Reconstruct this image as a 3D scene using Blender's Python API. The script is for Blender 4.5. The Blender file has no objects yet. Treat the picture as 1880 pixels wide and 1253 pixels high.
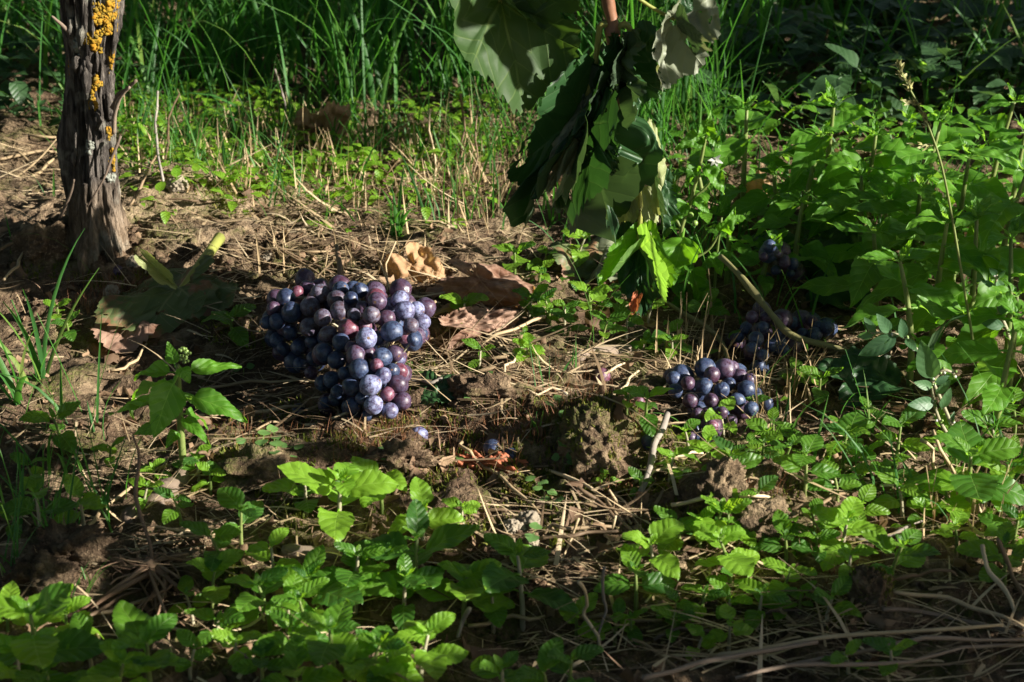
import bpy, math, random
import numpy as np
from mathutils import Vector, Matrix, Quaternion, noise as mnoise

R = math.radians
rnd = random.Random(7)
nprng = np.random.default_rng(11)
C = bpy.context.scene.collection
scene = bpy.context.scene

# ------------------------------------------------------------------ camera
PITCH = R(25); DIST = 1.36; FOC = 70.0
CAM = np.array([0.0, -DIST*math.cos(PITCH), DIST*math.sin(PITCH)])
cd = bpy.data.cameras.new('camera'); cam = bpy.data.objects.new('camera', cd); C.objects.link(cam)
cam.location = CAM; cam.rotation_euler = (R(90)-PITCH, 0, 0)
cd.lens = FOC; cd.sensor_width = 36; cd.clip_start = .05; cd.clip_end = 200
cd.dof.use_dof = True; cd.dof.focus_distance = 1.29; cd.dof.aperture_fstop = 18
scene.camera = cam
# ------------------------------------------------------------------ light
SUN_EL = R(24); SUN_AZ = R(-18)            # direction to the sun, angle from +X
SUN = np.array([math.cos(SUN_EL)*math.cos(SUN_AZ), math.cos(SUN_EL)*math.sin(SUN_AZ), math.sin(SUN_EL)])
w = bpy.data.worlds.new('World'); scene.world = w; w.use_nodes = True
nt = w.node_tree; nt.nodes.clear()
sky = nt.nodes.new('ShaderNodeTexSky'); sky.sky_type = 'NISHITA'; sky.sun_disc = False
sky.sun_elevation = SUN_EL; sky.sun_rotation = R(90)-SUN_AZ
bg = nt.nodes.new('ShaderNodeBackground'); bg.inputs[1].default_value = .05
wo = nt.nodes.new('ShaderNodeOutputWorld')
nt.links.new(sky.outputs[0], bg.inputs[0]); nt.links.new(bg.outputs[0], wo.inputs[0])
sl = bpy.data.lights.new('sun', 'SUN'); sl.energy = 5.0; sl.angle = R(.5); sl.color = (1, .94, .84)
so = bpy.data.objects.new('sun', sl); C.objects.link(so)
so.rotation_euler = Vector(SUN).to_track_quat('Z', 'Y').to_euler()
scene.view_settings.view_transform = 'Standard'; scene.view_settings.look = 'None'
scene.view_settings.gamma = 1; scene.view_settings.use_curve_mapping = False
scene.view_settings.exposure = 1.65
scene.cycles.max_bounces = 5; scene.cycles.diffuse_bounces = 2; scene.cycles.transparent_max_bounces = 6

# ------------------------------------------------------------------ noise
def _hash(ix, iy, iz, s):
    n = (ix*374761393 + iy*668265263 + iz*2147483647 + s*1274126177) & 0xffffffff
    n = ((n ^ (n >> 13))*1274126177) & 0xffffffff
    n = ((n ^ (n >> 16))*2246822519) & 0xffffffff
    return ((n ^ (n >> 15)) & 0xffff)/65535.0
def vn(x, y, z=0.0, s=0):
    x = np.asarray(x, float); y = np.asarray(y, float); z = np.asarray(z, float)+x*0
    ix = np.floor(x).astype(np.int64); iy = np.floor(y).astype(np.int64); iz = np.floor(z).astype(np.int64)
    fx = x-ix; fy = y-iy; fz = z-iz
    fx = fx*fx*(3-2*fx); fy = fy*fy*(3-2*fy); fz = fz*fz*(3-2*fz)
    r = 0
    for a in (0, 1):
        for b in (0, 1):
            for c in (0, 1):
                wgt = (fx if a else 1-fx)*(fy if b else 1-fy)*(fz if c else 1-fz)
                r = r+wgt*_hash(ix+a, iy+b, iz+c, s)
    return r*2-1
def fbm(x, y, z=0.0, s=0, o=3, g=.5):
    r = 0; a = 1
    for i in range(o):
        r = r+a*vn(x*2**i, y*2**i, z*2**i, s+i*7); a *= g
    return r

# ------------------------------------------------------------------ picture point -> place
K = 36/1880
FW = np.array([0, math.cos(PITCH), -math.sin(PITCH)]); UP = np.array([0, math.sin(PITCH), math.cos(PITCH)])
def ray(px, py):
    px = np.asarray(px, float); py = np.asarray(py, float)
    d = FW*FOC + np.stack([(px-940)*K, px*0, px*0], -1) + (((626.5-py)*K)[..., None])*UP
    return d/np.linalg.norm(d, axis=-1, keepdims=True)
def at_z(px, py, z=0.0):
    d = ray(px, py); t = (z-CAM[2])/d[..., 2]
    return CAM+d*t[..., None]
def at_y(px, py, Y):
    d = ray(px, py); t = (Y-CAM[1])/d[..., 1]
    return CAM+d*t[..., None]
def to_px(P):
    P = np.asarray(P, float)-CAM
    f = P@FW; return 940+P[..., 0]/f*FOC/K, 626.5-(P@UP)/f*FOC/K

# relief: (px, py, radius_x m, radius_y m, height m)
BUMPS = [(290, 400, .09, .07, .022), (180, 470, .05, .04, .010), (1100, 840, .035, .025, .030), (1000, 790, .07, .04, .012),
         (830, 745, .05, .02, .010), (640, 860, .06, .03, .010), (1400, 960, .05, .03, .022), (1320, 930, .03, .02, .012),
         (440, 700, .06, .05, -.020), (60, 600, .08, .06, -.012), (1480, 600, .09, .07, -.020), (1310, 760, .05, .03, -.008),
         (700, 470, .15, .06, .008), (110, 1040, .04, .03, .015), (350, 1130, .10, .04, -.020), (1000, 1130, .10, .03, -.018),
         (1200, 1180, .12, .04, -.012), (480, 870, .04, .02, .010), (940, 810, .02, .012, -.012), (60, 400, .12, .06, .006), (230, 560, .06, .03, .008),
         (900, 560, .06, .04, .004), (1600, 1150, .1, .05, .010), (740, 1230, .1, .04, .008)]
_B = []
for (a, b, rx, ry, hh) in BUMPS:
    p = at_z(a, b, 0.0); _B.append((p[0], p[1], rx, ry, hh))
def hgt(x, y, fine=True):
    x = np.asarray(x, float); y = np.asarray(y, float)
    z = fbm(x*4, y*4, s=3, o=2)*.008
    for (bx, by, rx, ry, hh) in _B:
        z = z+hh*np.exp(-((x-bx)/rx)**2-((y-by)/ry)**2)
    m = np.clip(1.15-np.abs(x)*.3, .2, 1)
    z = z+fbm(x*22, y*22, s=21, o=2)*.005*m
    if fine:
        b = 1-np.abs(vn(x*60, y*60, s=31)); z = z+(b-.5)*.0042*m
        b = 1-np.abs(vn(x*130+3, y*130, s=41)); z = z+(b-.5)*.0030*m
        z = z+vn(x*250, y*250, s=51)*.0014
    return z
def G(px, py):
    """ground point seen at a picture point"""
    z = 0.0
    for _ in range(6):
        p = at_z(px, py, z); z = float(hgt(p[0], p[1]))*.6+z*.4 if _ else float(hgt(p[0], p[1]))
    p[2] = float(hgt(p[0], p[1])); return p
def Garr(px, py):
    z = np.zeros(len(px))
    for _ in range(4):
        d = ray(px, py); t = (z-CAM[2])/d[:, 2]; P = CAM+d*t[:, None]; z = hgt(P[:, 0], P[:, 1])
    P[:, 2] = z; return P

# ------------------------------------------------------------------ materials
class NT:
    def __init__(s, name):
        s.m = bpy.data.materials.new(name); s.m.use_nodes = True; s.t = s.m.node_tree; s.t.nodes.clear()
        s.out = s.n('OutputMaterial')
    def n(s, ty, **k):
        nd = s.t.nodes.new('ShaderNode'+ty)
        for a, v in k.items():
            if hasattr(nd, a): setattr(nd, a, v)
            else: s.set(nd.inputs[a], v)
        return nd
    def set(s, sock, v):
        if hasattr(v, 'links') or isinstance(v, bpy.types.NodeSocket): s.t.links.new(v, sock)
        else: sock.default_value = v
    def noise(s, scale, detail=3, rough=.5, vec=None, w=None):
        nd = s.n('TexNoise'); nd.inputs['Scale'].default_value = scale; nd.inputs['Detail'].default_value = detail
        nd.inputs['Roughness'].default_value = rough
        if vec is not None: s.t.links.new(vec, nd.inputs['Vector'])
        return nd.outputs[0]
    def ramp(s, fac, stops):
        nd = s.n('ValToRGB'); cr = nd.color_ramp
        while len(cr.elements) < len(stops): cr.elements.new(.5)
        for e, (p, c) in zip(cr.elements, stops):
            e.position = p; e.color = (*c, 1) if len(c) == 3 else c
        s.set(nd.inputs[0], fac); return nd.outputs[0]
    def math(s, op, a, b=0.0, c=None, clamp=False):
        nd = s.n('Math'); nd.operation = op; nd.use_clamp = clamp
        s.set(nd.inputs[0], a); s.set(nd.inputs[1], b)
        if c is not None: s.set(nd.inputs[2], c)
        return nd.outputs[0]
    def mix(s, f, a, b, mode='MIX'):
        nd = s.n('Mix'); nd.data_type = 'RGBA'; nd.blend_type = mode
        s.set(nd.inputs[0], f)
        for i, v in ((6, a), (7, b)):
            if isinstance(v, tuple): v = (*v, 1) if len(v) == 3 else v
            s.set(nd.inputs[i], v)
        return nd.outputs[2]
    def bump(s, h, strength=.5, dist=.001):
        nd = s.n('Bump'); nd.inputs['Strength'].default_value = strength; nd.inputs['Distance'].default_value = dist
        s.set(nd.inputs['Height'], h); return nd.outputs[0]
    def pr(s, col, rough=.7, normal=None, spec=.4, **k):
        nd = s.n('BsdfPrincipled'); 
        if isinstance(col, tuple): col = (*col, 1)
        s.set(nd.inputs['Base Color'], col); s.set(nd.inputs['Roughness'], rough)
        nd.inputs['Specular IOR Level'].default_value = spec
        if normal is not None: s.set(nd.inputs['Normal'], normal)
        for a, v in k.items(): s.set(nd.inputs[a.replace('_', ' ')], v)
        return nd.outputs[0]
    def done(s, sh): s.t.links.new(sh, s.out.inputs[0]); return s.m
    def pos(s): return s.n('NewGeometry').outputs['Position']
    def obj(s): return s.n('TexCoord').outputs['Object']
    def rand(s): 
        """tint stored per piece, shifted by the object's own random number"""
        a = s.n('Attribute'); a.attribute_name = 'tint'
        return s.math('FRACT', s.math('ADD', a.outputs['Fac'], s.n('ObjectInfo').outputs['Random']))

def mat_soil(name='soil', dark=1.0, moss=True):
    t = NT(name); P = t.pos()
    n1 = t.noise(9, 4, .6, P); n2 = t.noise(55, 6, .65, P); n3 = t.noise(420, 4, .6, P)
    c = t.ramp(n2, [(.3, (.036*dark, .026*dark, .017*dark)), (.5, (.105*dark, .074*dark, .044*dark)), (.72, (.38*dark, .285*dark, .175*dark))])
    c = t.mix(t.ramp(n1, [(.42, (0, 0, 0)), (.62, (1, 1, 1))]), t.mix(.55, c, (.10*dark, .060*dark, .038*dark)), c)
    c = t.mix(t.ramp(n3, [(.55, (0, 0, 0)), (.72, (.6, .6, .6))]), c, (.36*dark, .26*dark, .16*dark))
    if name == 'soil':
        mc = at_z(310, 400); d = t.n('VectorMath'); d.operation = 'DISTANCE'; t.t.links.new(P, d.inputs[0]); d.inputs[1].default_value = [float(v) for v in mc]
        mm_ = t.math('SUBTRACT', 1.25, t.math('ADD', t.math('DIVIDE', d.outputs['Value'], .16), t.math('MULTIPLY', n1, .5)), clamp=True)
        c = t.mix(t.math('MULTIPLY', mm_, .8), c, t.ramp(n2, [(.3, (.19, .135, .085)), (.6, (.50, .375, .245))]))
    if moss:
        mk = t.math('MULTIPLY', t.ramp(t.noise(16, 4, .7, P), [(.52, (0, 0, 0)), (.62, (1, 1, 1))]), t.ramp(n3, [(.35, (0, 0, 0)), (.6, (1, 1, 1))]))
        c = t.mix(t.math('MULTIPLY', mk, .8), c, (.075, .095, .016))
    h = t.math('ADD', t.math('ADD', n3, t.math('MULTIPLY', n2, 3)), t.math('MULTIPLY', t.noise(150, 5, .7, P), 1.6))
    return t.done(t.pr(c, .95, t.bump(h, 1.0, .0030), .15))
def mat_pieces(name, stops, rough=.7, nscale=500, spec=.2, trans=None, transcol=(.4, .3, .1), bump=.5, fib=None):
    t = NT(name)
    r = t.math('ADD', t.math('MULTIPLY', t.rand(), .75), t.math('MULTIPLY', t.noise(nscale*.15, 3, .6, t.pos()), .25))
    c = t.ramp(r, stops)
    n = t.noise(nscale, 3, .6, t.pos())
    c = t.mix(t.math('MULTIPLY', n, .5), c, t.mix(.5, c, (.02, .015, .01)))
    nm = t.bump(n, bump, .0006)
    sh = t.pr(c, rough, nm, spec)
    if trans:
        tr = t.n('BsdfTranslucent'); t.set(tr.inputs[0], t.mix(.5, c, (*transcol, 1)))
        mx = t.n('MixShader'); mx.inputs[0].default_value = trans
        t.t.links.new(sh, mx.inputs[1]); t.t.links.new(tr.outputs[0], mx.inputs[2]); sh = mx.outputs[0]
    return t.done(sh)
def mat_leaf(name, cols, under, vein, trans=.38, tcol=(.30, .52, .03), rough=.42, nsec=1.0, blotch=None, bl_lo=.5, bl_hi=.6, spec=.45, bs=1.0, vw=.020, vstr=.6):
    t = NT(name); r = t.rand()
    c = t.ramp(r, [(i/(len(cols)-1), k) for i, k in enumerate(cols)])
    n = t.noise(60, 4, .6, t.pos())
    c = t.mix(t.ramp(n, [(.3, (0, 0, 0)), (.75, (.45, .45, .45))]), c, t.mix(.5, c, cols[-1]))
    uv = t.n('UVMap'); uv.uv_map = 'vein'; sp = t.n('SeparateXYZ'); t.t.links.new(uv.outputs[0], sp.inputs[0])
    dm, ph = sp.outputs[0], sp.outputs[1]
    main = t.math('SUBTRACT', 1.0, t.math('DIVIDE', dm, vw), clamp=True)
    sd = t.math('ABSOLUTE', t.math('SUBTRACT', t.math('FRACT', ph), .5))
    sec = t.math('MULTIPLY', t.math('SUBTRACT', 1.0, t.math('MULTIPLY', sd, 15.0), clamp=True), .55*nsec)
    v = t.math('MAXIMUM', main, sec)
    if blotch:
        b = t.ramp(t.noise(38, 5, .65, t.pos()), [(bl_lo, (0, 0, 0)), (bl_hi, (1, 1, 1))])
        c = t.mix(b, c, blotch)
    back = t.n('NewGeometry').outputs['Backfacing']
    c = t.mix(back, c, under)
    c = t.mix(t.math('MULTIPLY', v, vstr), c, vein)
    h = t.math('ADD', t.math('MULTIPLY', t.math('SQRT', t.math('MULTIPLY', sd, 2.0)), 1.0), t.math('SUBTRACT', t.math('MULTIPLY', n, .5), t.math('MULTIPLY', main, 1.0)))
    nm = t.bump(h, .30*bs, .0014)
    sh = t.pr(c, rough, nm, spec)
    tr = t.n('BsdfTranslucent'); t.set(tr.inputs[0], t.mix(.35, t.mix(1.0, c, (3.2, 3.2, 1.6), 'MULTIPLY'), tcol)); t.t.links.new(nm, tr.inputs[1])
    mx = t.n('MixShader'); mx.inputs[0].default_value = trans
    t.t.links.new(sh, mx.inputs[1]); t.t.links.new(tr.outputs[0], mx.inputs[2])
    return t.done(mx.outputs[0])
def mat_grape(name, skin, skin2, bloom, amount):
    t = NT(name); O = t.obj(); rr = t.n('ObjectInfo').outputs['Random']
    vadd = t.n('VectorMath'); vadd.operation = 'ADD'; t.t.links.new(O, vadd.inputs[0])
    cx = t.n('CombineXYZ'); 
    for i in range(3): t.t.links.new(t.math('MULTIPLY', rr, 31.0+i*17), cx.inputs[i])
    t.t.links.new(cx.outputs[0], vadd.inputs[1]); V = vadd.outputs[0]
    c = t.mix(t.ramp(t.noise(1.1, 3, .5, V), [(.35, (0, 0, 0)), (.65, (1, 1, 1))]), skin, skin2)
    bn = t.noise(1.6, 6, .62, V); rub = t.noise(3.4, 5, .7, V)
    m = t.math('MULTIPLY', t.ramp(bn, [(.34, (.12, .12, .12)), (.60, (1, 1, 1))]), t.ramp(rub, [(.38, (.08, .08, .08)), (.50, (1, 1, 1))]))
    m = t.math('MULTIPLY', m, t.math('MULTIPLY', amount, t.math('ADD', .55, t.math('MULTIPLY', rr, .6))), clamp=True)
    c = t.mix(m, c, bloom)
    spk = t.ramp(t.noise(11, 2, .5, V), [(.64, (0, 0, 0)), (.70, (1, 1, 1))])
    c = t.mix(t.math('MULTIPLY', spk, .5), c, (.05, .028, .018))
    # stalk scar at the pole
    sx = t.n('SeparateXYZ'); t.t.links.new(O, sx.inputs[0])
    rad = t.math('SQRT', t.math('ADD', t.math('POWER', sx.outputs[0], 2), t.math('POWER', sx.outputs[1], 2)))
    sc = t.math('MULTIPLY', t.math('GREATER_THAN', sx.outputs[2], 0), t.math('LESS_THAN', t.math('ADD', rad, t.math('MULTIPLY', rub, .10)), .19))
    c = t.mix(sc, c, (.11, .06, .035))
    rough = t.math('ADD', .36, t.math('MULTIPLY', m, .36))
    nm = t.bump(t.noise(7, 4, .6, V), .12, .0006)
    return t.done(t.pr(c, rough, nm, .45, Subsurface_Weight=.12, Subsurface_Radius=(.004, .0012, .001), Subsurface_Scale=1.0))

M = {}
M['soil'] = mat_soil(); M['clod'] = mat_soil('clod_soil', 1.05, True); M['darkclod'] = mat_soil('damp_clod_soil', .62, False)
STRAW = [(.0, (.08, .052, .033)), (.3, (.22, .15, .088)), (.6, (.48, .36, .21)), (1, (.70, .57, .38))]
M['straw'] = mat_pieces('straw', STRAW, .6, 300, .25, .15, (.5, .4, .2))
M['greystalk'] = mat_pieces('grey_stalk', [(0, (.16, .135, .11)), (1, (.34, .30, .26))], .6, 300)
M['wood'] = mat_pieces('dead_wood', [(0, (.08, .055, .04)), (1, (.26, .20, .15))], .8, 250, bump=1)
M['root'] = mat_pieces('dry_root', [(0, (.13, .075, .045)), (1, (.34, .22, .14))], .7, 300, bump=.8)
M['hair'] = mat_pieces('moss_capsule_stalks', [(0, (.10, .038, .018)), (.5, (.20, .085, .038)), (1, (.28, .16, .08))], .6, 300)
M['moss'] = mat_pieces('moss', [(0, (.04, .055, .008)), (.5, (.09, .115, .012)), (.8, (.19, .19, .03)), (1, (.26, .19, .06))], .7, 300, .2, .25, (.3, .4, .02))
M['grass'] = mat_pieces('grass', [(0, (.025, .090, .022)), (.5, (.045, .15, .028)), (.80, (.08, .20, .025)), (.92, (.20, .24, .06)), (1, (.40, .32, .15))], .5, 200, .3, .4, (.16, .55, .04))
M['drygrass'] = mat_pieces('dry_grass', [(0, (.25, .17, .09)), (.6, (.50, .37, .21)), (1, (.60, .50, .31))], .6, 200, .2, .25, (.6, .45, .2))
M['stem'] = mat_pieces('herb_stem', [(0, (.12, .19, .04)), (1, (.24, .28, .09))], .5, 300, .4, .25, (.3, .45, .05))
M['palestem'] = mat_pieces('pale_stem', [(0, (.30, .28, .17)), (1, (.42, .38, .26))], .5, 300, .4, .2, (.4, .4, .2))
M['stone'] = mat_pieces('stone', [(0, (.18, .15, .11)), (1, (.32, .27, .20))], .85, 260, .2, bump=1)
M['cane'] = mat_pieces('vine_cane', [(0, (.16, .07, .04)), (1, (.26, .13, .07))], .45, 200, .4)
M['branch'] = mat_pieces('green_brown_branch', [(0, (.12, .12, .045)), (1, (.20, .18, .075))], .6, 200, .3)
M['petiole'] = mat_pieces('petiole', [(0, (.26, .30, .07)), (1, (.36, .36, .09))], .42, 200, .4, .25, (.5, .5, .08))
M['lichen'] = mat_pieces('yellow_lichen', [(0, (.11, .085, .02)), (.5, (.27, .17, .018)), (1, (.34, .15, .012))], .8, 500, .1, bump=1)
M['greylichen'] = mat_pieces('grey_lichen', [(0, (.16, .17, .14)), (1, (.28, .29, .25))], .85, 500, .1, bump=1)
M['spike'] = mat_pieces('sedge_scales', [(0, (.16, .15, .05)), (.5, (.34, .33, .13)), (1, (.56, .55, .32))], .6, 300, .2, .2, (.4, .4, .15))
M['white'] = mat_pieces('white_petal', [(0, (.62, .62, .55)), (1, (.75, .75, .7))], .6, 300, .2, .3, (.8, .8, .7))
M['berrygreen'] = mat_pieces('green_berry', [(0, (.14, .22, .05)), (1, (.2, .3, .07))], .3, 300, .5)
LV = (.26, .38, .10)
M['mercury'] = mat_leaf('mercury_leaf', [(.040, .125, .008), (.055, .160, .009), (.075, .20, .010)], (.10, .19, .05), (.20, .34, .06), .40, (.42, .78, .02), .52)
M['speedwell'] = mat_leaf('speedwell_leaf', [(.020, .080, .014), (.045, .135, .012), (.075, .175, .012), (.105, .21, .012)], (.09, .18, .05), (.20, .32, .07), .44, (.44, .76, .02), .46, nsec=.7, bs=1.3)
M['yellowseedling'] = mat_leaf('young_leaf', [(.10, .22, .015), (.14, .27, .02)], (.15, .25, .05), (.24, .40, .06), .42, (.60, .80, .03), .45)
M['cotyledon'] = mat_leaf('cotyledon', [(.08, .17, .05), (.12, .23, .06)], (.12, .2, .07), (.16, .28, .08), .3, (.3, .5, .08), .5, nsec=0, bs=.3)
M['vineleaf'] = mat_leaf('vine_leaf', [(.030, .072, .012), (.045, .095, .016)], (.026, .055, .014), (.20, .26, .08), .22, (.20, .38, .02), .58, spec=.22, blotch=(.07, .065, .02), bl_lo=.62, bl_hi=.72, vw=.016, vstr=.30, bs=1.5)
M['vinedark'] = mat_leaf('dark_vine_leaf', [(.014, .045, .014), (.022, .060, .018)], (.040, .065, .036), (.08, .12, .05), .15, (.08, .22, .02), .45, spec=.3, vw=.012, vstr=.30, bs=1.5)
M['vinepale'] = mat_leaf('pale_vine_leaf', [(.20, .23, .10), (.26, .28, .12)], (.26, .29, .15), (.40, .40, .12), .28, (.5, .5, .10), .55, blotch=(.20, .13, .05), bl_lo=.60, bl_hi=.72, vw=.016, vstr=.30, bs=1.5)
M['vinegrey'] = mat_leaf('grey_green_vine_leaf', [(.13, .15, .09), (.16, .18, .11)], (.16, .18, .12), (.26, .27, .13), .2, (.3, .34, .1), .55, blotch=(.12, .09, .05), bl_lo=.60, bl_hi=.7, vw=.014, vstr=.30, bs=1.5)
M['fallen'] = mat_leaf('fallen_vine_leaf', [(.055, .085, .030), (.075, .105, .035)], (.10, .11, .055), (.19, .19, .09), .2, (.22, .24, .06), .55, blotch=(.17, .085, .045), bl_lo=.52, bl_hi=.60, vw=.018)
M['deadtan'] = mat_leaf('tan_dead_leaf', [(.30, .18, .095), (.38, .24, .13)], (.42, .27, .16), (.30, .17, .08), .22, (.6, .35, .12), .7, nsec=.5, blotch=(.24, .11, .05), bl_lo=.5, bl_hi=.7, spec=.2)
M['deadbrown'] = mat_leaf('brown_dead_leaf', [(.20, .12, .085), (.28, .18, .13)], (.27, .18, .135), (.42, .30, .21), .15, (.5, .2, .08), .7, nsec=.8, blotch=(.13, .065, .04), bl_lo=.48, bl_hi=.62, spec=.2)
M['deadred'] = mat_leaf('red_brown_dead_leaf', [(.28, .085, .04), (.36, .12, .06)], (.30, .10, .05), (.2, .06, .03), .15, (.5, .15, .05), .6, nsec=.5, spec=.2)
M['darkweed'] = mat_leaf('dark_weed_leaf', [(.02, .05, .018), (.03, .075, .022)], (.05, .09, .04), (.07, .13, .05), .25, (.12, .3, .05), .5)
M['bluegreen'] = mat_leaf('knotgrass_leaf', [(.05, .12, .055), (.07, .15, .06)], (.09, .15, .09), (.12, .2, .09), .3, (.2, .4, .1), .5, nsec=0, bs=.3)
BL = (.25, .28, .42)
M['grape_blue'] = mat_grape('blue_grape_skin', (.008, .010, .028), (.012, .016, .048), (.075, .115, .21), .60)
M['grape_grey'] = mat_grape('grey_bloomed_grape_skin', (.022, .012, .026), (.050, .018, .016), (.16, .16, .23), .72)
M['grape_purple'] = mat_grape('purple_grape_skin', (.022, .008, .022), (.042, .010, .020), (.13, .11, .19), .50)
M['grape_red'] = mat_grape('red_grape_skin', (.060, .008, .018), (.10, .014, .022), (.27, .18, .27), .48)
M['grape_lilac'] = mat_grape('lilac_bloomed_grape_skin', (.022, .016, .050), (.040, .018, .045), (.24, .27, .44), .88)

# bark
t = NT('vine_bark'); O = t.obj()
mp = t.n('Mapping'); mp.inputs['Scale'].default_value = (1, 1, .16); t.t.links.new(O, mp.inputs[0])
n1 = t.noise(170, 6, .7, mp.outputs[0]); n2 = t.noise(30, 4, .6, O)
c = t.ramp(n1, [(.32, (.012, .010, .009)), (.50, (.058, .050, .044)), (.70, (.20, .175, .15))])
zz = t.n('SeparateXYZ'); t.t.links.new(O, zz.inputs[0])
low = t.math('SUBTRACT', 1.0, t.math('DIVIDE', t.math('ADD', zz.outputs[2], t.math('MULTIPLY', n2, .05)), .085), clamp=True)
c = t.mix(t.math('MULTIPLY', low, .75), c, t.mix(t.ramp(n1, [(.3, (0, 0, 0)), (.6, (1, 1, 1))]), (.10, .068, .04), (.40, .28, .17)))
c = t.mix(t.ramp(n2, [(.56, (0, 0, 0)), (.66, (.5, .5, .5))]), c, (.34, .33, .27))
M['bark'] = t.done(t.pr(c, .92, t.bump(t.math('ADD', n1, t.math('MULTIPLY', t.noise(600, 3, .6, mp.outputs[0]), .4)), 1.0, .0060), .15))

# ------------------------------------------------------------------ mesh helpers
def mesh_np(name, V, F, mat, uv=None, tint=None, smooth=True, matidx=None, mats=None):
    V = np.asarray(V, np.float32); F = np.asarray(F, np.int32)
    me = bpy.data.meshes.new(name); k = F.shape[1]
    me.vertices.add(len(V)); me.vertices.foreach_set('co', V.ravel())
    me.loops.add(F.size); me.loops.foreach_set('vertex_index', F.ravel())
    me.polygons.add(len(F)); me.polygons.foreach_set('loop_start', np.arange(0, F.size, k, dtype=np.int32))
    me.polygons.foreach_set('loop_total', np.full(len(F), k, np.int32))
    me.update(calc_edges=True)
    if smooth: me.polygons.foreach_set('use_smooth', np.ones(len(F), bool))
    if uv is not None:
        l = me.uv_layers.new(name='vein'); l.data.foreach_set('uv', np.asarray(uv, np.float32)[F.ravel()].ravel())
    if tint is not None:
        a = me.attributes.new('tint', 'FLOAT', 'POINT'); a.data.foreach_set('value', np.asarray(tint, np.float32))
    me.materials.append(mat); me.update()
    return me
def grid_faces(nu, nv, wrap=False):
    """nu rows of nv vertices"""
    i = np.arange(nu-1)[:, None]; j = np.arange(nv if wrap else nv-1)[None, :]; j2 = (j+1) % nv
    return np.stack([i*nv+j, i*nv+j2, (i+1)*nv+j2, (i+1)*nv+j], -1).reshape(-1, 4)
def join(parts):
    """parts: list of (V,F,uv,tint) -> merged"""
    Vs, Fs, Us, Ts, o = [], [], [], [], 0
    for p in parts:
        V, F = p[0], p[1]; Vs.append(V); Fs.append(F+o); o += len(V)
        Us.append(p[2] if len(p) > 2 and p[2] is not None else np.zeros((len(V), 2)))
        Ts.append(p[3] if len(p) > 3 and p[3] is not None else np.zeros(len(V)))
    return np.concatenate(Vs), np.concatenate(Fs), np.concatenate(Us), np.concatenate(Ts)
def tube(pts, rad, n=6, sub=0, cap=True, wob=0.0, seed=0):
    pts = np.asarray(pts, float)
    rad = np.full(len(pts), rad) if np.isscalar(rad) else np.asarray(rad, float)
    if sub:
        m = (len(pts)-1)*sub+1; u = np.linspace(0, len(pts)-1, m)
        P = []
        for q in u:      # catmull-rom
            i = min(int(q), len(pts)-2); f = q-i
            p0 = pts[max(i-1, 0)]; p1 = pts[i]; p2 = pts[i+1]; p3 = pts[min(i+2, len(pts)-1)]
            P.append(.5*((2*p1)+(-p0+p2)*f+(2*p0-5*p1+4*p2-p3)*f*f+(-p0+3*p1-3*p2+p3)*f**3))
        rad = np.interp(u, np.arange(len(pts)), rad); pts = np.array(P)
    T = np.gradient(pts, axis=0); T /= np.linalg.norm(T, axis=1, keepdims=True)+1e-12
    ref = np.array([0, 0, 1.0]) if abs(T[:, 2]).mean() < .8 else np.array([0, 1.0, 0])
    A = np.cross(T, ref); A /= np.linalg.norm(A, axis=1, keepdims=True)+1e-12; B = np.cross(T, A)
    a = np.arange(n)/n*2*math.pi
    rr = rad[:, None]*np.ones((1, n))
    if wob: rr = rr*(1+wob*vn(np.arange(len(pts))[:, None]*.9+seed, a[None, :]*1.3+seed))
    V = pts[:, None, :]+rr[..., None]*(np.cos(a)[None, :, None]*A[:, None, :]+np.sin(a)[None, :, None]*B[:, None, :])
    V = V.reshape(-1, 3); F = grid_faces(len(pts), n, True)
    if cap:
        V = np.concatenate([V, pts[:1]-T[:1]*rad[0]*.2, pts[-1:]+T[-1:]*rad[-1]*.4]); c0 = len(V)-2; c1 = len(V)-1; o = (len(pts)-1)*n
        E = [(c0, (j+1) % n, j, j) for j in range(n)]+[(c1, o+j, o+(j+1) % n, o+(j+1) % n) for j in range(n)]
        E = [(a_, b_, c_, c_) for a_, b_, c_, _ in E]
        # keep quads only: split the caps in pairs of triangles around the centre (n even)
        Q = []
        for j in range(0, n, 2):
            Q.append((c0, (j+2) % n, (j+1) % n, j)); Q.append((c1, o+j, o+(j+1) % n, o+(j+2) % n))
        F = np.concatenate([F, np.array(Q)])
    return V, F
def link(name, me, parent=None, loc=None, mtx=None):
    o = bpy.data.objects.new(name, me); C.objects.link(o)
    if parent is not None: o.parent = parent
    if mtx is not None: o.matrix_basis = mtx
    elif loc is not None: o.location = loc
    return o
def tag(o, label=None, cat=None, group=None, kind=None):
    if label: o['label'] = label
    if cat: o['category'] = cat
    if group: o['group'] = group
    if kind: o['kind'] = kind
    return o
def thing(name, loc, label, cat, group=None):
    o = bpy.data.objects.new(name, None); o.empty_display_size = .01; C.objects.link(o); o.location = [float(v) for v in loc]
    return tag(o, label, cat, group)
PENDING = []     # countable repeats whose label is written once all stand
def later(o, desc, cat, group, noun):
    o['category'] = cat; o['group'] = group; PENDING.append((o, desc, noun))

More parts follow.
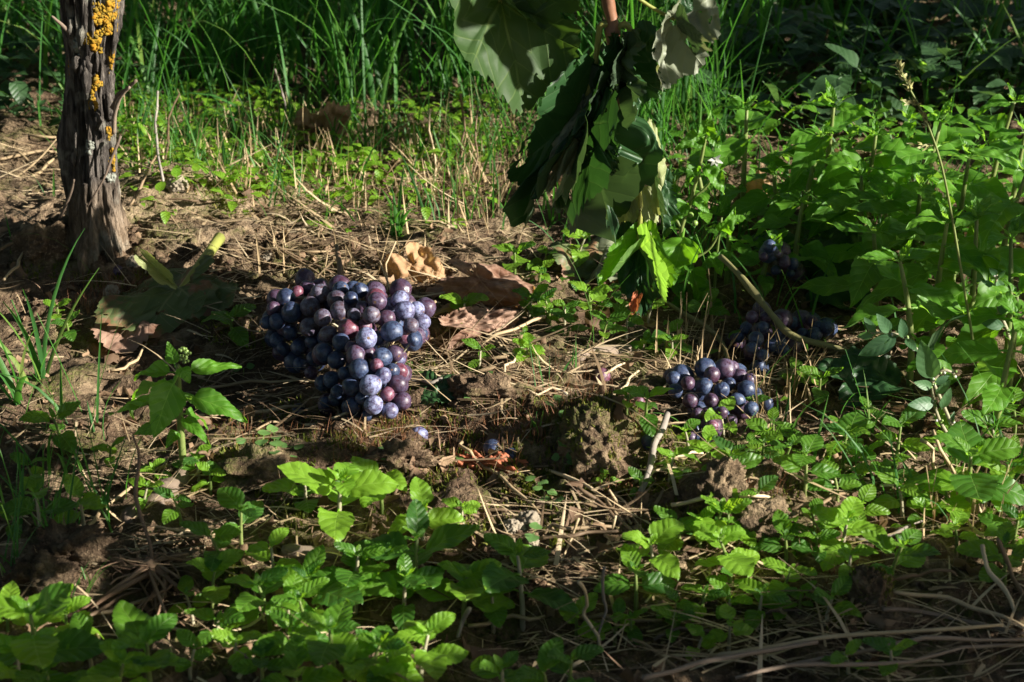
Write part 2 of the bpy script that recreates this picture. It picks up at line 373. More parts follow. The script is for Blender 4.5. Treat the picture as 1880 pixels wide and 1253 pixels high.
# ------------------------------------------------------------------ the ground
def axis(lo, hi, step, far):
    a = np.arange(lo, hi+step*.5, step); g = []; d = step; p = hi
    while p < far: d *= 1.22; p += d; g.append(p)
    g2 = []; d = step; p = lo
    while p > -far: d *= 1.22; p -= d; g2.append(p)
    return np.concatenate([np.array(g2[::-1]), a, np.array(g)])
gx = axis(-.64, .64, .0026, 40); gy = axis(-.46, .95, .0027, 40)
X, Y = np.meshgrid(gx, gy)
Z = hgt(X, Y)
clod = np.clip(fbm(X*34, Y*34, s=77, o=2), 0, 1)
Z = Z+(clod**1.5*.006+vn(X*420, Y*420, s=52)*.0008)*(np.abs(X) < .7)
far = np.clip((np.maximum(np.abs(X), np.abs(Y-.2))-1.5)/6, 0, 1); Z = Z*(1-far)
V = np.stack([X, Y, Z], -1).reshape(-1, 3)
tag(link('ground', mesh_np('ground', V, grid_faces(len(gy), len(gx)), M['soil'])), 'brown crumbly vineyard soil', None, None, 'structure')

# ------------------------------------------------------------------ leaf templates
def ovate(wid, serr, teeth, seed, droop=.5, fold=.25, wave=.04, nu=28, nv=4, pet=.14, tipp=1.0, petw=.018, basew=.55, rnd_=.85):
    r = random.Random(seed)
    u = np.linspace(0, 1, nu); s = np.linspace(-1, 1, 2*nv+1)
    w0 = np.sin(math.pi*np.clip(u, 0, 1)**basew)**rnd_*(1-u*.12*tipp)*wid*.5+1e-4
    w0 *= 1+serr*((u*teeth) % 1-.5)*(u < .97)*(u > .05)
    U, S = np.meshgrid(u, s, indexing='ij'); W = w0[:, None]
    x = S*W; y = pet+U*(1-pet)
    ang = droop*U**1.3*(.8+.4*r.random())
    z = np.abs(x)*fold*(1.3-U)
    z += wave*wid*np.abs(S)**1.5*np.sin(U*9+r.random()*6+np.sign(S)*1.3)*np.abs(S)
    z += wave*.4*fbm(x*6+seed, y*6, s=seed, o=2)
    twist = (r.random()-.5)*.4*U; x, z = x*np.cos(twist)-z*np.sin(twist), x*np.sin(twist)+z*np.cos(twist)
    side = (r.random()-.5)*.18*U*U; x = x+side
    # bend downwards along the length
    yy = (y-pet); yb = pet+np.sin(ang)/np.maximum(ang, 1e-3)*yy; zb = z-(1-np.cos(ang))/np.maximum(ang, 1e-3)*yy
    V = np.stack([x, yb, zb], -1).reshape(-1, 3)
    uv = np.stack([np.abs(S)*W/wid*1.4, U*5.2-np.abs(S)*W/wid*3.6], -1).reshape(-1, 2)
    F = grid_faces(nu, 2*nv+1)
    pv, pf = tube([(0, 0, 0), (0, pet*.5, .01), (0, pet*1.05, 0)], petw, 4, cap=False)
    V, F, uv, _ = join([(V, F, uv), (pv, pf, np.zeros((len(pv), 2)))])
    return V, F, uv
LEAF = {}
def leafset(key, mat, n, **k):
    LEAF[key] = []
    for i in range(n):
        kk = dict(k); kk['droop'] = k.get('droop', .5)*(.4+1.1*i/n); kk['fold'] = k.get('fold', .3)*(.5+rnd.random()); kk['wid'] = k['wid']*(.88+.24*rnd.random())
        V, F, uv = ovate(seed=i*13+len(LEAF)*101, **kk); LEAF[key].append(mesh_np(key+'_leaf', V, F, M[mat], uv))
leafset('mercury', 'mercury', 9, wid=.41, serr=.10, teeth=10, droop=.6, fold=.28, wave=.09, nu=36)
leafset('speedwell', 'speedwell', 10, wid=.62, serr=.11, teeth=8, droop=.50, fold=.16, wave=.05, nu=48, basew=.70, rnd_=.58)
leafset('young', 'yellowseedling', 8, wid=.64, serr=.11, teeth=8, droop=.55, fold=.2, wave=.06, nu=48, basew=.70, rnd_=.58)
leafset('round', 'cotyledon', 4, wid=.85, serr=0, teeth=1, droop=.3, fold=.1, wave=.02, nu=12, nv=3, pet=.25, basew=.8)
leafset('knot', 'bluegreen', 4, wid=.30, serr=0, teeth=1, droop=.3, fold=.3, wave=.02, nu=14, nv=2, pet=.06, basew=.8)
leafset('dark', 'darkweed', 5, wid=.60, serr=.10, teeth=8, droop=.7, fold=.25, wave=.1, nu=30, basew=.6)

def basis(yd, nrm):
    yd = Vector(yd).normalized(); n = Vector(nrm); x = yd.cross(n).normalized(); n = x.cross(yd).normalized()
    return Matrix(((x.x, yd.x, n.x, 0), (x.y, yd.y, n.y, 0), (x.z, yd.z, n.z, 0), (0, 0, 0, 1)))
def put_leaf(par, key, p, yd, nrm, size, wsc=1.0, r=rnd):
    me = r.choice(LEAF[key]); m = Matrix.Translation(Vector([float(v) for v in p])) @ basis(yd, nrm) @ Matrix.Diagonal((size*wsc, size, size, 1))
    return link('leaf', me, par, mtx=m)

def herb(name, base, height, nodes, L, key, r, lean=.15, stemr=.0011, up0=.15, crown=True, grow=1.0, stem='stem', az0=None):
    """upright herb with opposite leaf pairs; base in world"""
    t = thing(name, base, None, None)
    a = r.random()*6.28; lx, ly = math.cos(a)*lean*height*r.random(), math.sin(a)*lean*height*r.random()
    f = lambda q: Vector((lx*q*q, ly*q*q, height*q))
    V, F = tube([f(-.1), f(.25), f(.5), f(.75), f(1)], np.array([1.25, 1.1, 1, .85, .6])*stemr, 6, 2)
    link('stem', mesh_np('stem', V, F, M[stem]), t)
    az = r.random()*6.28 if az0 is None else az0
    for i in range(nodes):
        q = (i+1)/nodes if nodes > 1 else 1.0
        q = .25+.75*q if nodes > 1 else 1
        p = f(q); prof = (.75+.35*math.sin(math.pi*min(1, (i+1)/(nodes+.6))))*grow
        if i == nodes-1 and nodes > 2: prof *= .72
        for s in (0, math.pi):
            aa = az+s+(r.random()-.5)*.5
            el = up0+(i/max(1, nodes-1))*.35+(r.random()-.5)*.5
            yd = Vector((math.cos(aa)*math.cos(el), math.sin(aa)*math.cos(el), math.sin(el)))
            nrm = Vector((-math.cos(aa)*math.sin(el)+(r.random()-.5)*.45, -math.sin(aa)*math.sin(el)+(r.random()-.5)*.45-.22, math.cos(el)))
            put_leaf(t, key, p, yd, nrm, L*prof*(.85+.3*r.random()), .9+.25*r.random(), r)
        az += math.pi/2+(r.random()-.5)*.4
    if crown:
        for k in range(3):
            aa = az+k*2.1; el = .75+.3*r.random()
            yd = Vector((math.cos(aa)*math.cos(el), math.sin(aa)*math.cos(el), math.sin(el)))
            put_leaf(t, key, f(1.0), yd, (-math.cos(aa), -math.sin(aa), .6), L*.34*(.8+.4*r.random()), .8, r)
    return t

# ------------------------------------------------------------------ grapes
def berry_mesh(seed, sag=0.0):
    nu, nv = 15, 22; th = np.linspace(0.001, math.pi-.001, nu); ph = np.arange(nv)/nv*2*math.pi
    T, Pp = np.meshgrid(th, ph, indexing='ij')
    x = np.sin(T)*np.cos(Pp); y = np.sin(T)*np.sin(Pp); z = np.cos(T)
    r_ = 1+.055*fbm(x*1.1+seed, y*1.1, z*1.1, s=seed, o=2)-sag*np.clip(fbm(x*1.6+seed, y*1.6, z*1.6, s=seed+4, o=2), 0, 1)
    r_ = r_-.05*np.exp(-(T/.22)**2)
    return mesh_np('grape', np.stack([x*r_, y*r_, z*r_*1.04], -1).reshape(-1, 3), grid_faces(nu, nv, True), M['grape_blue'])
BER = {}
for mk in ('grape_blue', 'grape_grey', 'grape_purple', 'grape_red', 'grape_lilac'):
    BER[mk] = []
    for i in range(5):
        me = berry_mesh(i*5+1, (0, 0, .06, .22, 0)[i]); me.materials.clear(); me.materials.append(M[mk]); BER[mk].append(me)
CL = {'b': 'grape_blue', 'g': 'grape_grey', 'p': 'grape_purple', 'r': 'grape_red', 'l': 'grape_lilac'}
def put_berry(par, P, rad, code, r, name='grape'):
    me = BER[CL[code]][r.choice((0, 0, 1, 1, 4, 4, 2, 3) if code != 'l' else (0, 1, 4, 2))]
    q = Quaternion((r.gauss(0, 1), r.gauss(0, 1), r.gauss(0, 1), r.gauss(0, 1))).normalized()
    m = Matrix.Translation(Vector([float(v) for v in P])) @ q.to_matrix().to_4x4() @ Matrix.Diagonal((rad*r.uniform(.95, 1.03), rad*r.uniform(.95, 1.03), rad*r.uniform(.98, 1.06), 1))
    return link(name, me, par, mtx=m)
ZB = [  # x, y, radius in the enlarged view, colour, rank (higher = nearer the viewer)
 (365,237,65,'b',2),(438,200,45,'r',0),(502,172,52,'p',1),(582,205,63,'g',2),(715,185,55,'b',1),(780,238,48,'b',2),(838,187,52,'b',1),
 (940,235,66,'r',0),(950,258,62,'p',2),(1095,243,58,'l',1),(1125,318,65,'l',3),(1200,308,52,'l',2),(1235,390,54,'l',2),(1165,410,50,'g',3),
 (1228,468,46,'b',1),(1120,470,56,'r',2),(1042,450,70,'b',4),(1005,368,60,'p',2),(910,345,55,'g',3),(855,295,42,'p',1),(800,345,44,'g',1),
 (712,318,66,'g',4),(690,248,62,'g',3),(520,288,64,'g',4),(400,325,66,'b',3),(285,303,45,'p',1),(242,390,45,'b',1),(310,383,53,'b',2),
 (395,455,50,'b',2),(515,422,62,'g',3),(600,360,56,'g',4),(635,465,58,'g',4),(765,432,66,'r',5),(870,412,48,'r',2),(878,492,70,'l',5),
 (718,518,57,'b',5),(450,548,55,'b',3),(530,515,45,'b',1),(312,505,50,'b',1),(610,585,60,'b',4),(540,620,45,'b',2),(460,660,48,'b',2),
 (527,713,45,'p',2),(690,630,58,'b',5),(813,605,65,'p',5),(785,556,45,'p',2),(890,580,45,'p',3),(982,612,63,'b',5),(1060,590,58,'p',3),
 (1078,630,48,'l',2),(833,687,65,'b',6),(943,665,43,'r',5),(985,735,55,'l',6),(1045,700,50,'b',4),(1095,700,50,'r',2),(1085,785,62,'p',4),
 (905,793,69,'l',7),(783,802,60,'b',6),(740,715,44,'b',4),(655,755,55,'b',5),(595,780,50,'b',4),(700,838,50,'b',5),(1013,850,48,'r',6),
 (1110,895,60,'p',4),(925,918,62,'l',7),(1030,955,54,'l',6),(790,920,55,'b',5),(850,875,42,'b',5),(680,880,45,'b',4),(885,985,38,'b',5),
 (962,490,50,'b',1),(1030,280,50,'l',0),(620,900,40,'b',2),(350,560,45,'b',1),(1180,500,42,'b',0)]
def zb_px(x, y): return 420+x/3.48, 480+y/3.48
def make_cluster(lst, name, label, bottom, zlo, zhi, seed, fill=45, group='bunches of dark grapes lying on the ground'):
    r = random.Random(seed); P = []; Rr = []; D = []; rk = []
    ref = G(*bottom[len(bottom)//2])
    bx = [b[0] for b in bottom]; by = [b[1] for b in bottom]
    top = min(q[1] for q in lst)
    for (px, py, pr, c, k) in lst:
        yb = np.interp(px, bx, by); tt = min(1, max(0, (yb-py)/(yb-top+1)))
        g = G(px, yb)[2]
        z = g+zlo+(zhi-zlo)*math.sin(tt*math.pi*.5)
        p = at_z(px, py, z); dist = np.linalg.norm(p-CAM)
        P.append(p); Rr.append(pr*K/FOC*dist); D.append(ray(px, py)); rk.append(k)
    P = np.array(P); Rr = np.array(Rr); D = np.array(D); rk = np.array(rk, float)
    for it in range(60):
        for i in range(len(P)):
            for j in range(i+1, len(P)):
                d = np.linalg.norm(P[i]-P[j]); mn = (Rr[i]+Rr[j])*.93
                if d < mn:
                    s = 1 if rk[i] > rk[j] or (rk[i] == rk[j] and i > j) else -1
                    st = (mn-d)*.35; P[i] = P[i]-D[i]*st*s; P[j] = P[j]+D[j]*st*s
    cc = [q[3] for q in lst]
    n0 = len(P); tries = 0; Pl = list(P); Rl = list(Rr)
    mid = P.mean(0)
    while len(Pl) < n0+fill and tries < 6000:
        tries += 1; i = r.randrange(n0)
        q = P[i]+D[i]*(.010+.022*r.random())+np.array([r.gauss(0, 1), r.gauss(0, 1), r.gauss(0, 1)])*.006
        rad = .0065+.0012*r.random()
        if q[2] < float(hgt(q[0], q[1], False))+rad*.5: continue
        # keep inside the outline
        qx, qy = to_px(q)
        if min((qx-l[0])**2+(qy-l[1])**2 for l in lst) > 18**2: continue
        if min(np.linalg.norm(q-p)-(rad+rr)*.80 for p, rr in zip(Pl, Rl)) < 0: continue
        Pl.append(q); Rl.append(rad); cc.append(r.choice('bbpp'))
    base = np.array(Pl).mean(0); base[2] = float(hgt(base[0], base[1], False))
    t = thing(name, base, label, 'bunch of grapes', group)
    for p, rad, c in zip(Pl, Rl, cc): put_berry(t, p-base, rad, c, r)
    return t, base, np.array(Pl)
lst = [(*zb_px(x, y), rr/3.48, c, k) for x, y, rr, c, k in ZB]
bot = [(480, 628), (520, 655), (560, 700), (600, 745), (650, 765), (700, 775), (755, 762), (762, 700), (775, 640), (795, 625)]
main_cl, mb, mp_ = make_cluster(lst, 'grape_cluster', 'large tight bunch of blue-black grapes lying on the soil in the sun', bot, .009, .052, 3, 60)
# stalks inside the bunch
pts = [at_z(618, 452, .040), at_z(624, 488, .044), at_z(626, 505, .042), at_z(628, 520, .034), at_z(640, 560, .030), at_z(660, 640, .026), at_z(690, 730, .014)]
V, F = tube(np.array(pts)-mb, [.0016, .0020, .0022, .0020, .0018, .0015, .0008], 8, 4, wob=.2)
link('stalk', mesh_np('stalk', V, F, M['root']), main_cl)
par = []
ax = np.array(pts)
for i in range(0, len(mp_), 2):
    d = np.linalg.norm(ax-mp_[i], axis=1); q = ax[d.argmin()]
    par.append(tube(np.array([q, (q+mp_[i])*.5+(0, 0, .003), mp_[i]])-mb, .0007, 4, 2, cap=False))
V, F, _, _ = join(par); o = link('pedicels', mesh_np('pedicels', V, F, M['palestem']), main_cl); o['kind'] = 'stuff'

def zc(x, y): return 1100+x/2.848, 400+y/2.848
def cl2(L): return [(*zc(x, y), rr/2.848*.94, {'l': 'g', 'g': 'p'}.get(c, c), k) for x, y, rr, c, k in L]
L2 = cl2([(695,783,41,'p',0),(590,822,46,'p',3),(390,842,42,'b',1),(465,865,40,'p',2),(400,905,42,'b',3),(548,885,50,'b',4),(478,955,46,'g',3),(642,900,45,'b',4),
 (735,830,44,'p',1),(785,850,40,'p',2),(680,868,36,'b',1),(770,895,48,'b',5),(823,930,42,'b',3),(725,955,42,'b',3),(875,973,38,'b',2),(795,1000,42,'b',2),(585,955,40,'p',2),
 (515,1030,38,'p',1),(480,1085,36,'p',1),(590,1090,36,'r',0),(690,1060,36,'p',0),(640,1020,36,'p',0),(560,1150,32,'b',0),(480,1150,32,'p',0)])
cA, cAb, _ = make_cluster(L2, 'grape_cluster', 'loose bunch of dusky grapes among straw and seedlings on the right', [(1225, 730), (1250, 800), (1310, 825), (1370, 800), (1400, 760), (1420, 745)], .005, .017, 5, 14)
L3 = cl2([(770,580,36,'b',2),(855,575,36,'b',3),(820,635,44,'b',4),(730,628,30,'b',2),(800,520,34,'p',1),(870,520,34,'p',1),(930,540,34,'p',1),(900,670,36,'b',3),(855,720,34,'b',2),
 (800,680,34,'b',2),(950,600,36,'b',2),(1010,550,34,'b',1),(1065,610,36,'b',2),(1130,610,38,'b',3),(1195,575,38,'b',2),(1110,540,36,'p',1),(1040,660,34,'b',1),(1150,570,34,'b',1),(840,770,36,'b',1),(960,690,34,'b',1)])
cB, cBb, _ = make_cluster(L3, 'grape_cluster', 'dark bunch of grapes in deep shade under the green branch', [(1345, 640), (1380, 690), (1420, 690), (1480, 650), (1530, 625)], .007, .026, 6, 14)
L4 = cl2([(890,150,38,'b',3),(938,190,24,'l',4),(970,230,36,'p',4),(1010,242,36,'b',3),(925,275,30,'b',2),(880,310,26,'b',1),(860,205,26,'p',1),(1000,290,24,'b',1)])
cC, cCb, _ = make_cluster(L4, 'grape_cluster', 'small cluster of shrivelled grapes raised behind the shaded hollow', [(1395, 500), (1430, 512), (1460, 505)], .008, .045, 7, 5)

def ground_obj(px, py, dz=0): p = G(px, py); p[2] += dz; return p
def berry_thing(px, py, rpx, code, label, seed, dz=.6):
    r = random.Random(seed); p = G(px, py); dist = np.linalg.norm(p-CAM); rad = rpx*K/FOC*dist
    p = G(px, py+rpx*.75); p = p+np.array([0, 0, rad*dz]); o = put_berry(None, p, rad, code, r, 'fallen_grape')
    tag(o, label, 'grape', 'single grapes fallen on the soil'); return o
berry_thing(770, 796, 16, 'l', 'single blue grape on the soil below the big bunch', 1)
berry_thing(1105, 686, 15, 'r', 'single split reddish grape lying among pale straw', 2)
berry_thing(548, 748, 13, 'b', 'single dark grape half hidden in shade left of the big bunch tip', 3, .3)
berry_thing(1190, 806, 15, 'b', 'single blue grape behind the seedling near the tall clod', 5, .4)
berry_thing(905, 812, 19, 'b', 'crushed black grape sunk in a mossy hollow', 8, .1)
berry_thing(938, 826, 14, 'b', 'flattened dark grape skin beside the crushed grape in the hollow', 9, .0)
berry_thing(1172, 733, 12, 'r', 'torn purple grape skin left of the loose bunch', 10, .3)
berry_thing(1185, 745, 8, 'l', 'tiny lilac shred of grape skin beside the torn purple skin', 11, .3)
berry_thing(215, 492, 13, 'p', 'dark grape lying on moss in front of the vine trunk', 12, .2)
berry_thing(1508, 688, 10, 'l', 'small pale lilac grape in the shade right of the loose bunch', 14, .2)

# ------------------------------------------------------------------ vine trunk
tb = G(182, 448); TY = tb[1]
def trunk_edges():
    E = [(-900, 150, 270), (-300, 130, 255), (-20, 102, 236), (60, 112, 222), (130, 124, 213), (220, 130, 213), (300, 128, 218), (380, 130, 222), (430, 134, 226), (478, 136, 231), (500, 126, 240)]
    out = []
    for y, a, b in E:
        p = at_y(a, y, TY); q = at_y(b, y, TY); out.append(((p+q)/2, np.linalg.norm(q-p)/2*.80))
    return out
te = trunk_edges()
zs = np.array([e[0][2] for e in te])[::-1]; cxs = np.array([e[0][0] for e in te])[::-1]; rs = np.array([e[1] for e in te])[::-1]
nz, na = 420, 150
zmax = .78
zv = np.linspace(tb[2]-.02, zmax, nz); av = np.arange(na)/na*2*math.pi
A_, Zz = np.meshgrid(av, zv); cxv = np.interp(Zz, zs, cxs); rv = np.interp(Zz, zs, rs)
tw = A_+Zz*1.5
ca, sa = np.cos(tw), np.sin(tw)
n1 = fbm(ca*3.2, sa*3.2, Zz*9, s=5, o=2)
ridge = 1-np.abs(vn(ca*6.5, sa*6.5, Zz*14, s=8)); ridge2 = 1-np.abs(vn(ca*13, sa*13, Zz*30+3, s=9)); flake = vn(ca*20, sa*20, Zz*70, s=12)
rr = rv*(.95+.12*n1+.30*(ridge-.6)+.16*(ridge2-.5)+.07*flake+.05*vn(ca*30, sa*30, Zz*160, s=13))
rr *= 1-.28*(np.clip((vn(ca*4.5, sa*4.5, Zz*7, s=17)-.25)*4, 0, 1))
flare = np.clip((.06-(Zz-tb[2]))/.06, 0, 1)**2; rr = rr+flare*.008*(1+1.2*n1+.8*(ridge-.5))
# root shoulder on the shaded side
rr = rr+np.exp(-((Zz-tb[2]-.075)/.05)**2)*np.clip(-np.cos(A_+.3), 0, 1)**3*.014
V = np.stack([cxv-tb[0]+rr*np.cos(A_), rr*np.sin(A_)*.95, Zz-tb[2]], -1).reshape(-1, 3)
trunk = thing('old_grapevine', tb, 'gnarled old grapevine trunk with peeling bark and yellow lichen', 'vine trunk')
link('bark', mesh_np('bark', V, grid_faces(nz, na, True), M['bark']), trunk)
# surface lookup for lichens
def on_trunk(px, py):
    p = at_y(px, py, TY); z = p[2]; c = np.interp(z, zs, cxs); rad = np.interp(z, zs, rs)
    dx = np.clip((p[0]-c)/rad, -.97, .97); dy = -math.sqrt(1-dx*dx)
    return np.array([c+rad*dx, TY+rad*dy*.95, z]), np.array([dx, dy, 0])
def blob_template(n, seed):
    import bmesh
    bm = bmesh.new(); bmesh.ops.create_icosphere(bm, subdivisions=n, radius=1)
    V = np.array([v.co[:] for v in bm.verts]); F = np.array([[v.index for v in f.verts] for f in bm.faces]); bm.free()
    return V, F
IV1, IF1 = blob_template(1, 0); IV2, IF2 = blob_template(2, 0); IV3, IF3 = blob_template(3, 0); IV4, IF4 = blob_template(5, 0)
def lump(V, seed, amp=.35, f=1.4, o=3):
    d = 1+amp*fbm(V[:, 0]*f+seed*3.1, V[:, 1]*f, V[:, 2]*f, s=seed, o=o); return V*d[:, None]
r = random.Random(4)
LP = [(205, 20, 26, 44, 'lichen', 190), (180, 62, 16, 22, 'lichen', 110), (222, 48, 13, 22, 'lichen', 90), (126, 122, 7, 20, 'lichen', 40), (183, 143, 8, 14, 'lichen', 30), (176, 180, 6, 22, 'lichen', 26),
      (211, 105, 4, 26, 'lichen', 30), (203, 238, 5, 12, 'lichen', 16), (212, 288, 10, 22, 'lichen', 40), (205, 190, 5, 10, 'lichen', 20), (210, 322, 14, 10, 'greylichen', 30), (172, 258, 7, 14, 'greylichen', 20), (150, 70, 10, 30, 'greylichen', 26)]
for (cx_, cy_, sx_, sy_, mk, n) in LP:
    par = []
    for i in range(int(n*4.2)):
        a = r.random()*6.28; q = math.sqrt(r.random())*(.75+.35*math.sin(a*3+cx_)+.2*math.sin(a*7))
        p, nn = on_trunk(cx_+math.cos(a)*q*sx_, cy_+math.sin(a)*q*sy_)
        s = .0005+.0010*r.random()
        VV = lump(IV1, r.randrange(99), .7, 2.1)*s*(.8+.7*r.random()); VV = VV-np.outer(VV@nn, nn)*.45+(p-nn*.001+nn*.0025*r.random()-tb)
        par.append((VV, IF1, None, np.full(len(VV), r.random())))
    V, F, _, T = join(par); o = link('lichen', mesh_np('lichen', V, F, M[mk], tint=T), trunk)
    if mk == 'greylichen': o['label'] = 'pale grey lichen crust'
# dead twigs at the side, bark strips
for pl, rad in (([(208, 200), (218, 175), (232, 165), (250, 148)], .0024), ([(208, 245), (212, 205), (222, 178), (238, 160)], .0018), ([(128, 60), (112, 45), (95, 30)], .0018), ([(110, 400), (128, 360), (136, 330)], .0014),
                ([(222, 250), (205, 290), (190, 330), (160, 380)], .0012)):
    P = []
    for k, (a, b) in enumerate(pl):
        q = at_y(a, b, TY-.016-.004*k); P.append(q-tb)
    V, F = tube(P, np.linspace(rad, rad*.5, len(P)), 6, 4, wob=.3); link('twig', mesh_np('twig', V, F, M['wood']), trunk)
for i in range(26):
    px = 135+r.random()*85; py = 20+r.random()*430; p, nn = on_trunk(px, py); q, n2 = on_trunk(px+r.uniform(-6, 6), py+25+r.random()*50)
    m_ = (p+q)/2+nn*.002; wd = .0018+.002*r.random()
    V, F = tube(np.array([p+nn*.003*r.random(), m_, q+n2*.0005])-tb, [wd*.5, wd, wd*.4], 4, 3, wob=.5, seed=i)
    link('bark_strip', mesh_np('bark_strip', V, F, M['bark']), trunk)

# ------------------------------------------------------------------ vine leaves
def vine_outline(th, seed, deep=.25):
    lob = [(0, 1.0, 42), (52, .88, 38), (-52, .90, 38), (108, .66, 42), (-108, .64, 42)]
    d = np.degrees(th); vals = []
    for (a, L_, wd) in lob:
        dd = (d-a+180) % 360-180
        vals.append(L_*np.exp(-np.abs(dd/wd)**2.2*.9))
    v = np.array(vals); rr = (v**5).sum(0)**.2
    rr = rr*(1-deep)+.75*deep
    dd = np.abs((d+360) % 360-180); rr *= 1-.78*np.exp(-(dd/18)**2)       # petiole sinus
    tp = th*6.2+.9*np.sin(th*2.3+seed)+.5*np.sin(th*5+seed*2); tooth = (tp % 1)**1.4; rr *= 1+(.07+.05*np.sin(th*4+seed))*(tooth-.5)+.035*((tp*2.7) % 1-.5)+.03*np.sin(th*7+seed)
    return rr
def vine_leaf(seed, cross=0.0, along=0.0, fold=0.0, crumple=.04, cf=2.5, deep=.25, nr=20, nt_=170, pleat=0.0, rag=.12):
    th = np.linspace(-math.pi, math.pi, nt_); Rr = vine_outline(th, seed, deep)
    rr = np.linspace(0.0, 1, nr)**.85
    RR = rr[:, None]*Rr[None, :]; x = RR*np.sin(th)[None, :]; y = RR*np.cos(th)[None, :]
    va = np.radians([0, 52, -52, 108, -108]); best = np.full(x.shape, 9.0); al = np.zeros(x.shape)
    for i, a in enumerate(va):
        s, c = math.sin(a), math.cos(a); along_ = x*s+y*c; perp = np.abs(x*c-y*s); perp = np.where(along_ < 0, np.hypot(x, y), perp)
        m = perp < best; best = np.where(m, perp, best); al = np.where(m, along_, al)
    x0, y0 = x.copy(), y.copy()
    best = best+.012*vn(x*7, y*7, s=seed+50)+.004
    uv = np.stack([best*(.7+.5*np.hypot(x, y)), al*5.5-best*4.0], -1).reshape(-1, 2)
    z = crumple*fbm(x*cf+seed*1.7, y*cf, s=seed, o=3)+crumple*.35*(best-.1)
    z = z+pleat*np.abs(best)**.8*2.2*np.where(np.sin(th*3+seed) > 0, 1, -.6)[None, :]+.006*np.abs(((al*5.5-best*4.0) % 1)-.5)
    if fold: f = fold; ax_ = np.sqrt(x*x+.0009); z = z+ax_*math.sin(f); x = x*math.cos(f)
    if cross: x, z = np.sin(cross*x)/cross-z*np.sin(cross*x), (1-np.cos(cross*x))/cross+z*np.cos(cross*x)
    if along: y, z = np.sin(along*y)/along+z*np.sin(along*y), -(1-np.cos(along*y))/along+z*np.cos(along*y)
    F = grid_faces(nr, nt_)
    if rag:
        hole = vn(x0*6+seed, y0*6, s=seed+60)*.6+vn(x0*14, y0*14+seed, s=seed+61)*.5+np.clip(rr[:, None]-.72, 0, 1)*1.3*rag*4
        hv = hole.ravel()[F].mean(1); F = F[hv < .74-rag*.3]
    return np.stack([x, y, z], -1).reshape(-1, 3), F, uv
def put_vine_leaf(par, origin, base, tip, normal, mat, seed, wsc=1.0, name='leaf', label=None, **k):
    V, F, uv = vine_leaf(seed, **k); b = np.asarray(base, float); d = np.asarray(tip, float)-b; L = np.linalg.norm(d)
    m = basis(d, normal); mm = np.array(m)[:3, :3]
    V = (V*np.array([wsc, 1, 1])*L)@mm.T+(b-origin)
    o = link(name, mesh_np(name, V, F, M[mat], uv), par)
    if label: o['label'] = label
    return o
SY = -.015
def S(px, py, dy=0.0): return at_y(px, py, SY+dy)
org = S(1115, -60)
shoot = thing('hanging_vine_shoot', org, 'leafy grapevine shoot hanging down with wilting dark and pale leaves', 'vine shoot')
def sh_tube(name, pts, rad, mat, sub=4, wob=.1):
    P = [S(*p)-org for p in pts]; V, F = tube(P, rad, 8, sub, wob=wob); return link(name, mesh_np(name, V, F, M[mat]), shoot)
sh_tube('cane', [(1090, -700, .0), (1100, -300), (1112, -60), (1116, 0), (1124, 40), (1124, 60), (1126, 90), (1132, 150), (1136, 230), (1138, 270), (1144, 286), (1150, 290)], [.006, .005, .0042, .004, .0038, .0052, .0036, .0032, .0034, .0034, .0042, .003], 'cane')
sh_tube('petiole', [(1118, 44), (1104, 46), (1100, 60), (1092, 120), (1078, 180), (1071, 220)], [.0022, .0022, .002, .0018, .0018, .0024], 'petiole')
sh_tube('petiole', [(1126, 60), (1138, 48), (1150, 46), (1158, 60), (1156, 80), (1150, 96)], [.002, .002, .0022, .002, .002, .0016], 'petiole')
sh_tube('petiole', [(1150, 288), (1164, 292), (1168, 320), (1176, 380), (1172, 456)], [.0022, .002, .0018, .0016, .0018], 'petiole')
sh_tube('petiole', [(1150, -20), (1190, 10), (1238, 36)], [.0014, .0012, .0012], 'petiole')
sh_tube('petiole', [(1112, -60), (1000, -60), (930, -30), (917, 5)], [.002, .002, .002, .002], 'petiole')
tocam = np.array([0, -1, .35])
def VL(b, t, nrm, mat, seed, wsc=1.0, label=None, db=0, dt=0, **k):
    return put_vine_leaf(shoot, org, S(*b, db), S(*t, dt), nrm, mat, seed, wsc, label=label, **k)
VL((917, 2), (958, 244), (-.45, 1, .15), 'vineleaf', 3, .84, 'large green leaf seen from below', dt=-.02, crumple=.09, cf=2, fold=-.28, cross=-.5, along=.4, deep=.6, pleat=-.12, rag=.05)
VL((925, -25), (1008, 62), (.2, -.8, .8), 'vineleaf', 5, .45, None, crumple=.12, fold=.4)
VL((1238, 38), (1188, 178), (-.5, 1, .3), 'vinegrey', 9, .74, 'grey green leaf on the right of the cane', crumple=.12, fold=-.3, cross=-.6, along=.6, deep=.6, pleat=-.12)
VL((1245, 36), (1280, 112), (.9, -.4, .2), 'vinedark', 10, .5, None, crumple=.10, fold=.6)
VL((1148, 92), (1120, 240), (.9, -.7, .1), 'vinedark', 12, .42, 'curled dark leaf wrapped round the cane', crumple=.16, cf=4, cross=2.2, along=-.5, pleat=.2)
VL((1150, 96), (1130, 205), (-.6, -1, .1), 'vinedark', 13, .36, None, crumple=.16, cf=4, fold=.9, pleat=.15)
